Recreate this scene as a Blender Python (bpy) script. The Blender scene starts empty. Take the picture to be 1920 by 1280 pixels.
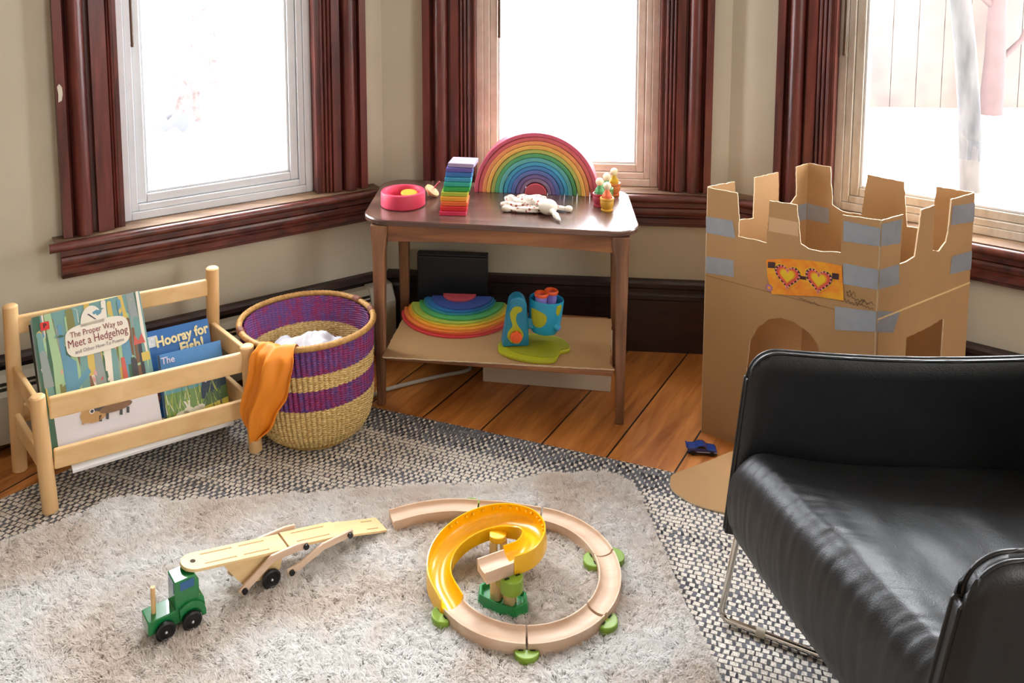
import bpy, bmesh, math, random
import numpy as np
from mathutils import Matrix, Vector, noise
random.seed(7); rng = np.random.default_rng(7)
PI = math.pi
S = bpy.context.scene
COL = S.collection

# ------------------------------------------------------------------ camera
cd = bpy.data.cameras.new('camera'); cam = bpy.data.objects.new('camera', cd); COL.objects.link(cam)
cam.location = (0, 0, 1.29); cam.rotation_euler = (math.radians(90 - 6.2), 0, 0)
cd.sensor_width = 36; cd.lens = 1650 / 1920 * 36; cd.shift_x = 30 / 1920; cd.shift_y = (49.25 - 640) / 1920
cd.clip_start = .05; cd.clip_end = 200
S.camera = cam

# ------------------------------------------------------------------ exposure
S.view_settings.view_transform = 'Standard'; S.view_settings.look = 'None'
S.view_settings.gamma = 1; S.view_settings.use_curve_mapping = False
S.view_settings.exposure = 0.3
S.cycles.max_bounces = 8; S.cycles.diffuse_bounces = 4; S.cycles.glossy_bounces = 4
S.cycles.transparent_max_bounces = 12; S.cycles.sample_clamp_indirect = 6; S.cycles.caustics_reflective = False
S.cycles.use_denoising = True

# ------------------------------------------------------------------ sky (bright overcast)
W = bpy.data.worlds.new('sky'); S.world = W; W.use_nodes = True
bg = W.node_tree.nodes['Background']; bg.inputs[0].default_value = (.93, .96, 1, 1); bg.inputs[1].default_value = 21

def area(name, loc, look, sx, sy, power, color=(1, 1, 1), portal=False, spread=180):
    l = bpy.data.lights.new(name, 'AREA'); l.shape = 'RECTANGLE'; l.size = sx; l.size_y = sy; l.energy = power; l.color = color
    l.spread = math.radians(spread)
    if portal: l.cycles.is_portal = True
    o = bpy.data.objects.new(name, l); COL.objects.link(o); o.location = loc
    o.rotation_euler = (Vector(look)).to_track_quat('-Z', 'Y').to_euler()
    return o
# added fill from behind the viewer, then daylight of an unseen side window
area('fill_from_behind', (-.9, -2.0, 2.3), (.3, 1, -.50), 2.6, 1.2, 15, (1, .97, .93))
area('daylight_from_side_window', (2.7, -.9, 1.7), (-1, 1.05, -.28), 1.1, 1.5, 46, (1, .98, .95))

# ------------------------------------------------------------------ materials
def lin(h):
    c = [int(h[i:i + 2], 16) / 255 for i in (0, 2, 4)]
    return tuple((v / 12.92 if v <= .04045 else ((v + .055) / 1.055) ** 2.4) for v in c) + (1,)
_m = {}
def nodes(name):
    m = bpy.data.materials.new(name); m.use_nodes = True
    t = m.node_tree; return m, t, t.nodes, t.links, t.nodes['Principled BSDF']
def col(c): return lin(c) if isinstance(c, str) else tuple(c) + (1,)
def mat(name, c, rough=.5, metal=0, var=0, vscale=20, bump=0, bscale=60, coat=0, sheen=0, spec=.5, c2=None, stretch=None):
    if name in _m: return _m[name]
    m, t, n, l, b = nodes(name); c = col(c)
    b.inputs['Roughness'].default_value = rough; b.inputs['Metallic'].default_value = metal
    b.inputs['Specular IOR Level'].default_value = spec
    b.inputs['Coat Weight'].default_value = coat; b.inputs['Sheen Weight'].default_value = sheen
    b.inputs['Base Color'].default_value = c
    if var or c2 or bump:
        tc = n.new('ShaderNodeTexCoord'); mp = n.new('ShaderNodeMapping'); l.new(tc.outputs['Object'], mp.inputs[0])
        if stretch: mp.inputs['Scale'].default_value = stretch
    if var or c2:
        nz = n.new('ShaderNodeTexNoise'); nz.inputs['Scale'].default_value = vscale; nz.inputs['Detail'].default_value = 6
        nz.inputs['Roughness'].default_value = .65; l.new(mp.outputs[0], nz.inputs['Vector'])
        r = n.new('ShaderNodeValToRGB'); l.new(nz.outputs[0], r.inputs[0]); l.new(r.outputs[0], b.inputs['Base Color'])
        r.color_ramp.elements[0].position = .35; r.color_ramp.elements[1].position = .65
        if c2: r.color_ramp.elements[0].color = col(c2); r.color_ramp.elements[1].color = c
        else:
            r.color_ramp.elements[0].color = tuple(v * (1 - var) for v in c[:3]) + (1,)
            r.color_ramp.elements[1].color = tuple(min(1, v * (1 + var)) for v in c[:3]) + (1,)
    if bump:
        nb = n.new('ShaderNodeTexNoise'); nb.inputs['Scale'].default_value = bscale; nb.inputs['Detail'].default_value = 4
        l.new(mp.outputs[0], nb.inputs['Vector'])
        bp = n.new('ShaderNodeBump'); bp.inputs['Strength'].default_value = bump; bp.inputs['Distance'].default_value = .002
        l.new(nb.outputs[0], bp.inputs['Height']); l.new(bp.outputs[0], b.inputs['Normal'])
    _m[name] = m; return m
def wood(name, c1, c2, axis='X', rough=.45, scale=14, coat=0, bump=.15, wear=None):
    if name in _m: return _m[name]
    s = {'X': (.12, 1, 1), 'Y': (1, .12, 1), 'Z': (1, 1, .12)}[axis]
    m, t, n, l, b = nodes(name)
    tc = n.new('ShaderNodeTexCoord'); mp = n.new('ShaderNodeMapping'); mp.inputs['Scale'].default_value = s
    l.new(tc.outputs['Object'], mp.inputs[0])
    nz = n.new('ShaderNodeTexNoise'); nz.inputs['Scale'].default_value = scale * 3; nz.inputs['Detail'].default_value = 8
    nz.inputs['Distortion'].default_value = .6; l.new(mp.outputs[0], nz.inputs['Vector'])
    r = n.new('ShaderNodeValToRGB'); r.color_ramp.elements[0].position = .32; r.color_ramp.elements[1].position = .68
    r.color_ramp.elements[0].color = col(c1); r.color_ramp.elements[1].color = col(c2)
    l.new(nz.outputs[0], r.inputs[0]); out = r.outputs[0]
    if wear:
        n2 = n.new('ShaderNodeTexNoise'); n2.inputs['Scale'].default_value = wear[1]; n2.inputs['Detail'].default_value = 9
        n2.inputs['Roughness'].default_value = .7; l.new(mp.outputs[0], n2.inputs['Vector'])
        r2 = n.new('ShaderNodeValToRGB'); r2.color_ramp.elements[0].position = wear[2]; r2.color_ramp.elements[1].position = wear[2] + .08
        r2.color_ramp.elements[0].color = (0, 0, 0, 1); r2.color_ramp.elements[1].color = (1, 1, 1, 1)
        l.new(n2.outputs[0], r2.inputs[0])
        mx = n.new('ShaderNodeMix'); mx.data_type = 'RGBA'; l.new(r2.outputs[0], mx.inputs[0])
        l.new(out, mx.inputs[6]); mx.inputs[7].default_value = col(wear[0]); out = mx.outputs[2]
    l.new(out, b.inputs['Base Color']); b.inputs['Roughness'].default_value = rough; b.inputs['Coat Weight'].default_value = coat
    b.inputs['Coat Roughness'].default_value = .25
    bp = n.new('ShaderNodeBump'); bp.inputs['Strength'].default_value = bump; bp.inputs['Distance'].default_value = .001
    l.new(nz.outputs[0], bp.inputs['Height']); l.new(bp.outputs[0], b.inputs['Normal'])
    _m[name] = m; return m
def glass_mat():
    m, t, n, l, b = nodes('window_glass'); n.remove(b)
    tr = n.new('ShaderNodeBsdfTransparent'); gl = n.new('ShaderNodeBsdfGlossy'); gl.inputs['Roughness'].default_value = .02
    mx = n.new('ShaderNodeMixShader'); mx.inputs[0].default_value = .05
    l.new(tr.outputs[0], mx.inputs[1]); l.new(gl.outputs[0], mx.inputs[2]); l.new(mx.outputs[0], n['Material Output'].inputs[0])
    return m

MAH = wood('mahogany', '3a1512', '6b3028', 'Z', .38, 10, coat=.25, wear=('2a0f0d', 6, .6))
MAHX = wood('mahogany_horizontal', '38140f', '6e3326', 'X', .36, 10, coat=.25, wear=('241010', 7, .58))
MAHD = wood('mahogany_dark_base', '1d1214', '35211f', 'X', .45, 8)
SILL = wood('worn_sill', '54392c', '8d7358', 'X', .55, 7, wear=('2d1c17', 5, .6))
WALL = mat('cream_wall_paint', 'c4bda9', .75, var=.05, vscale=1.6, bump=.12, bscale=90, spec=.3)
CEIL = mat('ceiling_paint', 'e6e2d8', .8)
VINYL = mat('white_window_vinyl', 'd9dde2', .4, var=.05, vscale=9)
VINYLD = mat('dirty_flare_tinted_vinyl', 'd6c6bb', .5, vscale=14, c2='c2ada0')  # dirty white vinyl, with the beige of camera flare put into its colour
VINYLR = mat('grimy_light_tinted_vinyl', 'd3ccc2', .5, vscale=18, c2='aa9f92', stretch=(1, 1, .3))  # grimy white vinyl, the tint of the light mixed into its colour
GLASS = glass_mat()
PINE = wood('pine', 'd9b076', 'edca96', 'X', .5, 6, bump=.05, wear=('c8985c', 4, .66))
PINEZ = wood('pine_dowel', 'd2a66e', 'e8c491', 'Z', .5, 6, bump=.05)
PLY = wood('plywood_light', 'd8b680', 'e9cc9a', 'X', .5, 7, bump=.05)
BEECH = wood('beech', 'c8a78c', 'dfc5ac', 'X', .45, 8, bump=.05)
TEAK = wood('walnut_table', '5e361f', 'a06a40', 'X', .4, 9, coat=.1)
TEAKZ = wood('walnut_leg', '5a3a28', '94684a', 'Z', .42, 9, coat=.1)
TTOP = wood('worn_table_top', '46302a', '6f5246', 'X', .27, 8, coat=.45, bump=.25, wear=('8a7263', 9, .66))
CARD = mat('cardboard', 'a8845c', .8, var=.05, vscale=5, bump=.08, bscale=120, spec=.2)
CARDIN = mat('cardboard_inside', 'a0794f', .85, var=.04, vscale=6, spec=.2)
CEDGE = mat('torn_cardboard_edge', 'd8c4a4', .9, var=.12, vscale=90)
DUCT = mat('silver_duct_tape', '959ba3', .33, metal=.25, bump=.5, bscale=28, var=.06, vscale=30)
LEATHER = None

# ------------------------------------------------------------------ mesh builder
class M:
    def __init__(s): s.v = []; s.f = []; s.mi = []; s.k = 0
    def mat(s, k): s.k = k; return s
    def add(s, vs, fs, X=None):
        o = len(s.v)
        s.v += [tuple(X @ Vector(p)) if X else tuple(p) for p in vs]
        s.f += [tuple(i + o for i in f) for f in fs]; s.mi += [s.k] * len(fs); return s
    def box(s, c, d, X=None):
        a, b, e = d[0] / 2, d[1] / 2, d[2] / 2
        vs = [(c[0] + i * a, c[1] + j * b, c[2] + k * e) for i in (-1, 1) for j in (-1, 1) for k in (-1, 1)]
        return s.add(vs, [(0, 1, 3, 2), (4, 6, 7, 5), (0, 4, 5, 1), (2, 3, 7, 6), (0, 2, 6, 4), (1, 5, 7, 3)], X)
    def bb(s, x0, x1, y0, y1, z0, z1, X=None): return s.box(((x0 + x1) / 2, (y0 + y1) / 2, (z0 + z1) / 2), (x1 - x0, y1 - y0, z1 - z0), X)
    def prism(s, poly, z0, z1, X=None, side=None):
        n = len(poly); k = s.k
        s.add([(x, y, z0) for x, y in poly] + [(x, y, z1) for x, y in poly], [tuple(reversed(range(n))), tuple(range(n, 2 * n))], X)
        o = len(s.v) - 2 * n
        if side is not None: s.k = side
        s.f += [(o + i, o + (i + 1) % n, o + n + (i + 1) % n, o + n + i) for i in range(n)]; s.mi += [s.k] * n; s.k = k
        return s
    def lathe(s, prof, n=24, X=None, sx=1, sy=1):
        vs = []; fs = []; m = len(prof)
        for i in range(n):
            a = 2 * PI * i / n
            for r, z in prof: vs.append((r * math.cos(a) * sx, r * math.sin(a) * sy, z))
        for i in range(n):
            j = (i + 1) % n
            for k in range(m - 1): fs.append((i * m + k, j * m + k, j * m + k + 1, i * m + k + 1))
        if prof[0][0] > 1e-6: fs.append(tuple(i * m for i in reversed(range(n))))
        if prof[-1][0] > 1e-6: fs.append(tuple(i * m + m - 1 for i in range(n)))
        return s.add(vs, fs, X)
    def cyl(s, p, q, r, n=16, r2=None, X=None):
        p = Vector(p); q = Vector(q); d = q - p
        R = d.to_track_quat('Z', 'Y').to_matrix().to_4x4(); T = Matrix.Translation(p) @ R
        if X: T = X @ T
        return s.lathe([(r, 0), (r if r2 is None else r2, d.length)], n, T)
    def ball(s, c, r, n=16, X=None, sc=(1, 1, 1)):
        pr = [(math.sin(PI * i / 10) * r, -math.cos(PI * i / 10) * r) for i in range(11)]; pr[0] = (0, -r); pr[-1] = (0, r)
        T = Matrix.Translation(c) @ Matrix.Diagonal((*sc, 1))
        return s.lathe(pr, n, X @ T if X else T)
    def tube(s, pts, r, n=10, closed=False, X=None):
        P = [Vector(p) for p in pts]; N = len(P); vs = []; fs = []; up = Vector((0, 0, 1))
        for i, p in enumerate(P):
            a = P[(i - 1) % N] if closed or i > 0 else p; b = P[(i + 1) % N] if closed or i < N - 1 else p
            t = (b - a).normalized(); x = t.cross(up)
            if x.length < .05: x = t.cross(Vector((0, 1, 0)))
            x.normalize(); y = x.cross(t); rr = r[i] if isinstance(r, (list, tuple)) else r
            for k in range(n):
                an = 2 * PI * k / n; vs.append(p + x * math.cos(an) * rr + y * math.sin(an) * rr)
        for i in range(N if closed else N - 1):
            j = (i + 1) % N
            for k in range(n): fs.append((i * n + k, i * n + (k + 1) % n, j * n + (k + 1) % n, j * n + k))
        if not closed: fs.append(tuple(reversed(range(n)))); fs.append(tuple(range((N - 1) * n, N * n)))
        return s.add(vs, fs, X)
    def grid(s, fn, nu, nv, X=None, cu=False):
        vs = [fn(i / nu, j / nv) for i in range(nu + (0 if cu else 1)) for j in range(nv + 1)]
        fs = []
        for i in range(nu):
            a = i * (nv + 1); b = ((i + 1) % nu if cu else i + 1) * (nv + 1)
            for j in range(nv): fs.append((a + j, b + j, b + j + 1, a + j + 1))
        return s.add(vs, fs, X)
    def sweep(s, prof, path, X=None, closed=False, cap=True):
        # prof: (side, up) closed polygon swept along path of (x, y, z, tilt)
        N = len(path); m = len(prof); vs = []; fs = []
        for i, p in enumerate(path):
            a = Vector(path[i - 1][:3]) if i > 0 else Vector(p[:3]); b = Vector(path[i + 1][:3]) if i < N - 1 else Vector(p[:3])
            t = (b - a); t.z = 0; t.normalize(); side = Vector((t.y, -t.x, 0)); tl = p[3] if len(p) > 3 else 0
            w = p[4] if len(p) > 4 else 1
            sd = side * math.cos(tl) + Vector((0, 0, math.sin(tl))); up = Vector((0, 0, math.cos(tl))) - side * math.sin(tl)
            for q in prof: vs.append(Vector(p[:3]) + sd * q[0] * w + up * q[1])
        for i in range(N - 1):
            for k in range(m): fs.append((i * m + k, i * m + (k + 1) % m, (i + 1) * m + (k + 1) % m, (i + 1) * m + k))
        if cap: fs.append(tuple(range(m))); fs.append(tuple(reversed(range((N - 1) * m, N * m))))
        return s.add(vs, fs, X)
    def build(s, name, mats, parent=None, smooth=None, bevel=0, seg=2, sub=0, world=False, inv=None):
        me = bpy.data.meshes.new(name)
        vs = s.v
        if world and parent is not None:
            I = parent_matrix(parent).inverted(); vs = [tuple(I @ Vector(p)) for p in vs]
        me.from_pydata(vs, [], s.f)
        for m in (mats if isinstance(mats, (list, tuple)) else [mats]): me.materials.append(m)
        me.polygons.foreach_set('material_index', s.mi); me.update()
        bm = bmesh.new(); bm.from_mesh(me); bmesh.ops.recalc_face_normals(bm, faces=bm.faces); bm.to_mesh(me); bm.free()
        o = bpy.data.objects.new(name, me); COL.objects.link(o)
        if parent is not None: o.parent = parent
        if bevel:
            b = o.modifiers.new('bevel', 'BEVEL'); b.width = bevel; b.segments = seg; b.limit_method = 'ANGLE'; b.angle_limit = math.radians(40)
        if sub:
            b = o.modifiers.new('sub', 'SUBSURF'); b.levels = sub; b.render_levels = sub
        if smooth is not None:
            me.polygons.foreach_set('use_smooth', [True] * len(me.polygons))
            if smooth < 180: me.set_sharp_from_angle(angle=math.radians(smooth))
        return o
def parent_matrix(o):
    m = o.matrix_basis.copy()
    return parent_matrix(o.parent) @ m if o.parent else m
def tag(o, label, cat, group=None, kind=None):
    if label: o['label'] = label
    if cat: o['category'] = cat
    if group: o['group'] = group
    if kind: o['kind'] = kind
    return o
def thing(name, label, cat, loc=(0, 0, 0), rz=0, group=None):
    o = bpy.data.objects.new(name, None); COL.objects.link(o); o.location = loc; o.rotation_euler = (0, 0, rz)
    o.empty_display_size = .05
    return tag(o, label, cat, group)
def struct(o): o['kind'] = 'structure'; return o
def frame(o, x, y, z=None):   # matrix from origin and axes
    x = Vector(x).normalized(); y = Vector(y); y = (y - x * y.dot(x)).normalized(); z = x.cross(y)
    m = Matrix.Identity(4)
    for i in range(3): m[i][0] = x[i]; m[i][1] = y[i]; m[i][2] = z[i]; m[i][3] = o[i]
    return m
def text(s, size, X, m, name, parent, ext=.0004, sx=1, bold=0, align='CENTER', shear=0, label=None):
    c = bpy.data.curves.new(name, 'FONT'); c.body = s; c.size = size; c.extrude = ext; c.align_x = align; c.align_y = 'CENTER'
    c.offset = bold; c.shear = shear; c.resolution_u = 3
    t = bpy.data.objects.new('tmp', c); COL.objects.link(t)
    dg = bpy.context.evaluated_depsgraph_get(); me = bpy.data.meshes.new_from_object(t.evaluated_get(dg)); bpy.data.objects.remove(t)
    me.name = name
    T = (parent_matrix(parent).inverted() if parent else Matrix.Identity(4)) @ X @ Matrix.Diagonal((sx, 1, 1, 1))
    me.transform(T); me.materials.clear(); me.materials.append(m)
    o = bpy.data.objects.new(name, me); COL.objects.link(o); o.parent = parent
    if label: o['label'] = label
    return o
def cat_rom(pts, n=8):
    P = [np.array(p, float) for p in pts]; P = [2 * P[0] - P[1]] + P + [2 * P[-1] - P[-2]]; out = []
    for i in range(1, len(P) - 2):
        for k in range(n):
            t = k / n; a, b, c, d = P[i - 1:i + 3]
            out.append(tuple(.5 * (2 * b + (c - a) * t + (2 * a - 5 * b + 4 * c - d) * t * t + (3 * b - a - 3 * c + d) * t ** 3)))
    out.append(tuple(P[-2])); return out
def rrect(w, h, r, n=6):
    out = []
    for cx, cy, a0 in ((w / 2 - r, h / 2 - r, 0), (-w / 2 + r, h / 2 - r, 90), (-w / 2 + r, -h / 2 + r, 180), (w / 2 - r, -h / 2 + r, 270)):
        for i in range(n + 1):
            a = math.radians(a0 + 90 * i / n); out.append((cx + r * math.cos(a), cy + r * math.sin(a)))
    return out
def nz(x, y, z=0): return noise.noise(Vector((x, y, z)))

# ================================================================== THE SETTING
K1 = (-.3527, 2.6877); K2 = (.6989, 2.5865)
def wallframe(o, ang):
    a = math.radians(ang); return Matrix.Translation((o[0], o[1], 0)) @ Matrix.Rotation(a, 4, 'Z')
FL_, FC_, FR_ = wallframe(K1, 32.5), wallframe(K1, -5.5), wallframe(K2, -36.5)
TOPZ = 2.15; HT = 2.6; BOT = .50
def wall(name, X, u0, u1, o0, o1):
    m = M(); t = .14
    m.bb(u0, o0, 0, t, -.3, HT, X); m.bb(o1, u1, 0, t, -.3, HT, X)
    m.bb(o0, o1, 0, t, -.3, BOT, X); m.bb(o0, o1, 0, t, TOPZ, HT, X)
    return struct(m.build(name, WALL))
wall('wall_left', FL_, -1.30, .02, -.764, -.215)
wall('wall_centre', FC_, -.02, 1.07, .285, .855)
wall('wall_right', FR_, -.02, 1.30, .295, .845)
pL = FL_ @ Vector((-1.30, 0, 0)); pR = FR_ @ Vector((1.30, 0, 0))
m = M(); m.bb(-3.2, pL.x + .05, pL.y, pL.y + .14, -.3, HT); m.bb(-3.34, -3.2, -3.2, pL.y + .14, -.3, HT); struct(m.build('wall_far_left', WALL))
m = M(); m.bb(pR.x - .05, 3.2, pR.y, pR.y + .14, -.3, HT); m.bb(3.2, 3.34, -3.2, pR.y + .14, -.3, HT); struct(m.build('wall_far_right', WALL))
m = M(); m.bb(-3.34, 3.34, -3.34, -3.2, -.3, HT); struct(m.build('wall_back', WALL))
m = M(); m.bb(-3.34, 3.34, -3.34, 2.95, HT, HT + .1); struct(m.build('ceiling', CEIL))

# floor: wide old pine boards running at 59 degrees
def floor_mat():
    m, t, n, l, b = nodes('old_pine_boards')
    tc = n.new('ShaderNodeTexCoord'); mp = n.new('ShaderNodeMapping'); mp.vector_type = 'POINT'
    mp.inputs['Rotation'].default_value = (0, 0, math.radians(-59.5)); l.new(tc.outputs['Object'], mp.inputs[0])
    sx = n.new('ShaderNodeSeparateXYZ'); l.new(mp.outputs[0], sx.inputs[0])
    def mth(op, a, bb=None):
        q = n.new('ShaderNodeMath'); q.operation = op
        for i, v in enumerate((a, bb)):
            if v is None: continue
            if isinstance(v, (int, float)): q.inputs[i].default_value = v
            else: l.new(v, q.inputs[i])
        return q.outputs[0]
    v = mth('DIVIDE', mth('ADD', sx.outputs[1], 10 * .1645 - .6367), .1645)   # board index from the across coordinate
    fr = mth('FRACT', v); idx = mth('FLOOR', v)
    wn = n.new('ShaderNodeTexWhiteNoise'); wn.noise_dimensions = '1D'; l.new(idx, wn.inputs['W'])
    m2 = n.new('ShaderNodeMapping'); m2.inputs['Scale'].default_value = (1.1, 9, 1); l.new(mp.outputs[0], m2.inputs[0])
    cb = n.new('ShaderNodeCombineXYZ'); l.new(mth('MULTIPLY', wn.outputs[0], 30), cb.inputs[0]); l.new(cb.outputs[0], m2.inputs['Location'])
    g = n.new('ShaderNodeTexNoise'); g.inputs['Scale'].default_value = 4; g.inputs['Detail'].default_value = 9; g.inputs['Distortion'].default_value = .8
    l.new(m2.outputs[0], g.inputs['Vector'])
    r = n.new('ShaderNodeValToRGB'); r.color_ramp.elements[0].position = .3; r.color_ramp.elements[1].position = .72
    r.color_ramp.elements[0].color = lin('93511f'); r.color_ramp.elements[1].color = lin('c98544'); l.new(g.outputs[0], r.inputs[0])
    # knots and dark stains
    k = n.new('ShaderNodeTexNoise'); k.inputs['Scale'].default_value = 9; k.inputs['Detail'].default_value = 3; l.new(tc.outputs['Object'], k.inputs['Vector'])
    kr = n.new('ShaderNodeValToRGB'); kr.color_ramp.elements[0].position = .70; kr.color_ramp.elements[1].position = .76
    kr.color_ramp.elements[0].color = (0, 0, 0, 1); kr.color_ramp.elements[1].color = (.75, .75, .75, 1); l.new(k.outputs[0], kr.inputs[0])
    mx = n.new('ShaderNodeMix'); mx.data_type = 'RGBA'; l.new(kr.outputs[0], mx.inputs[0]); l.new(r.outputs[0], mx.inputs[6]); mx.inputs[7].default_value = lin('2b1409')
    # seams
    e = mth('LESS_THAN', mth('MINIMUM', fr, mth('SUBTRACT', 1, fr)), .014)
    mx2 = n.new('ShaderNodeMix'); mx2.data_type = 'RGBA'; l.new(e, mx2.inputs[0]); l.new(mx.outputs[2], mx2.inputs[6]); mx2.inputs[7].default_value = lin('1c0c06')
    # slight tone change board to board
    hv = n.new('ShaderNodeHueSaturation'); l.new(mx2.outputs[2], hv.inputs['Color']); l.new(mth('ADD', mth('MULTIPLY', wn.outputs[0], .3), .85), hv.inputs['Value'])
    l.new(hv.outputs[0], b.inputs['Base Color']); b.inputs['Roughness'].default_value = .38; b.inputs['Coat Weight'].default_value = .15
    bp = n.new('ShaderNodeBump'); bp.inputs['Strength'].default_value = .5; bp.inputs['Distance'].default_value = .002; bp.invert = True
    l.new(e, bp.inputs['Height']); l.new(bp.outputs[0], b.inputs['Normal'])
    return m
m = M(); m.bb(-3.34, 3.34, -3.34, 2.95, -.3, 0); struct(m.build('floor', floor_mat()))

# baseboards with a moulded cap
def base(name, X, u0, u1):
    pr = [(0, 0), (-.02, 0), (-.02, .165), (-.026, .17), (-.026, .183), (-.018, .19), (-.018, .2), (-.028, .208), (-.028, .22), (-.02, .227), (0, .227)]
    m = M(); R = X @ Matrix(((0, 0, 1, 0), (1, 0, 0, 0), (0, 1, 0, 0), (0, 0, 0, 1)))
    m.prism(pr, u0, u1, R); return struct(m.build(name, MAHD))
base('baseboard_left', FL_, -1.3, -.002); base('baseboard_centre', FC_, .012, 1.045); base('baseboard_right', FR_, .008, 1.3)

# windows
CAS = [(0, 0), (0, -.036), (.021, -.036), (.023, -.018), (.029, -.014)] + \
      [(.051 - .021 * math.cos(a), -.016 - .026 * math.sin(a)) for a in [PI * i / 10 for i in range(11)]] + \
      [(.073, -.012), (.080, -.012), (.082, -.030), (.104, -.026), (.106, -.017)] + \
      [(.1105 - .0045 * math.cos(a), -.017 - .006 * math.sin(a)) for a in [PI * i / 6 for i in range(7)]] + [(.117, -.014)] + \
      [(.1215 - .0045 * math.cos(a), -.014 - .006 * math.sin(a)) for a in [PI * i / 6 for i in range(7)]] + [(.128, -.012)] + \
      [(.1325 - .0045 * math.cos(a), -.012 - .006 * math.sin(a)) for a in [PI * i / 6 for i in range(7)]] + [(.145, -.012), (.145, 0)]
CASF = CAS[:5] + CAS[5:16] + [(.073, -.012), (.082, -.012), (.084, -.030), (.122, -.024), (.124, -.014), (.1275, -.018), (.131, -.012), (.134, -.016), (.1375, -.010), (.145, -.010), (.145, 0)]
def window(nm, X, cu0, o0, o1, cu1, fm, nose, apr, shift=0.0):
    w = bpy.data.objects.new(nm, None); COL.objects.link(w); struct(w)
    def P(m, name, mats, **k): return m.build(name, mats, w, **k)
    lw = o0 - cu0; rw = cu1 - o1
    m = M(); m.prism([(cu0 + x * lw / .145, y) for x, y in (CASF if nm == 'window_1' else CAS)], .51, TOPZ + .1, X); P(m, 'casing', MAH, smooth=35)
    m = M(); m.prism([(cu1 - x * rw / .145, y) for x, y in CAS], .51, TOPZ + .1, X); P(m, 'casing', MAH, smooth=35)
    m = M(); m.bb(cu0, cu1, -.04, 0, TOPZ, TOPZ + .16, X); P(m, 'head_casing', MAHX)
    # wooden jamb lining then the painted frame
    m = M()
    m.bb(o0 - .004, o0 + .006, -.012, .06, .508, TOPZ, X); m.bb(o1 - .006, o1 + .004, -.012, .06, .508, TOPZ, X); m.bb(o0, o1, -.01, .06, TOPZ - .006, TOPZ + .004, X)
    P(m, 'jamb', MAH)
    y0 = .022; a0, a1 = o0 + .006, o1 - .006; fb = .509
    def ring(m, u0, u1, z0, z1, ww, ya, yb):
        m.bb(u0, u0 + ww, ya, yb, z0, z1, X); m.bb(u1 - ww, u1, ya, yb, z0, z1, X)
        m.bb(u0 + ww, u1 - ww, ya, yb, z0, z0 + ww, X); m.bb(u0 + ww, u1 - ww, ya, yb, z1 - ww, z1, X)
    m = M(); ring(m, a0, a1, fb, TOPZ - .006, .022, y0, .11); P(m, 'window_frame', fm, bevel=.002)
    m = M(); ring(m, a0 + .0225, a1 - .0225, fb + .0225, TOPZ - .029, .018, y0 + .005, .10); P(m, 'inner_stop', fm, bevel=.002)
    m = M(); ring(m, a0 + .041, a1 - .041, fb + .041, TOPZ - .047, .024, y0 + .014, .09); P(m, 'sash', fm, bevel=.003)
    m = M(); ring(m, a0 + .0652, a1 - .0652, fb + .0652, TOPZ - .0712, .007, y0 + .020, .075); P(m, 'glazing_bead', VINYL, bevel=.002)
    m = M(); m.bb(a0 + .072, a1 - .072, y0 + .044, y0 + .047, fb + .072, TOPZ - .078, X); P(m, 'pane', GLASS)
    # stool with a rounded nose, then the moulded apron
    R = X @ Matrix(((0, 0, 1, 0), (1, 0, 0, 0), (0, 1, 0, 0), (0, 0, 0, 1)))
    no = [(.10, .482), (-.048, .482)] + [(-.050 - .012 * math.sin(a), .494 - .012 * math.cos(a)) for a in [PI * i / 8 for i in range(9)]] + [(-.048, .506), (.10, .508)]
    m = M(); m.prism([q for q in no if q[0] <= 0] + [(0, .508), (0, .482)][0:0], nose[0], nose[1], R); P(m, 'stool_nose', MAHX, smooth=40)
    m = M(); m.bb(nose[0] + .012, nose[1] - .012, -.044, 0, .5062, .5085, X); m.bb(o0, o1, 0, .05, .49, .5088, X); P(m, 'stool_top', SILL)
    ap = [(0, .4815), (-.030, .4815), (-.032, .474), (-.032, .462), (-.024, .458)] + \
         [(-.024 - .006 * math.sin(a), .446 + .012 * math.cos(a)) for a in [PI * i / 6 for i in range(7)]] + \
         [(-.024, .430), (-.030, .426), (-.030, .412), (-.022, .408), (-.022, .400), (0, .398)]
    m = M(); m.prism(ap, apr[0], apr[1], R); P(m, 'apron', MAHX, smooth=35)
    return w
w1 = window('window_1', FL_, -.909, -.764, -.215, -.068, VINYL, (-.945, -.022), (-.916, -.010))
w2 = window('window_2', FC_, .133, .285, .855, 1.0, VINYLD, (.026, 1.034), (.014, 1.045))
w3 = window('window_3', FR_, .147, .295, .845, .99, VINYLR, (.020, 1.05), (.010, 1.03))
# paint chip on the outer casing of the left window
m = M(); m.prism([(-.002, 0), (.006, .004), (.009, .02), (.008, .038), (.002, .047), (-.003, .04), (-.001, .02)], 0, .0006,
    FL_ @ Matrix.Translation((-.903, -.0364, .862)) @ Matrix.Rotation(PI / 2, 4, 'X')); m.build('paint_chip', mat('bare_plaster', 'cfc8b8', .9), w1)
# portals: they only guide the sampling of the sky through the panes
for X, a, b in ((FL_, -.764, -.215), (FC_, .285, .855), (FR_, .295, .845)):
    c = X @ Vector(((a + b) / 2, .125, 1.33)); d = X.to_3x3() @ Vector((0, -1, 0))
    area('window_portal', c, d, .56, 1.66, 1, portal=True)

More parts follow.
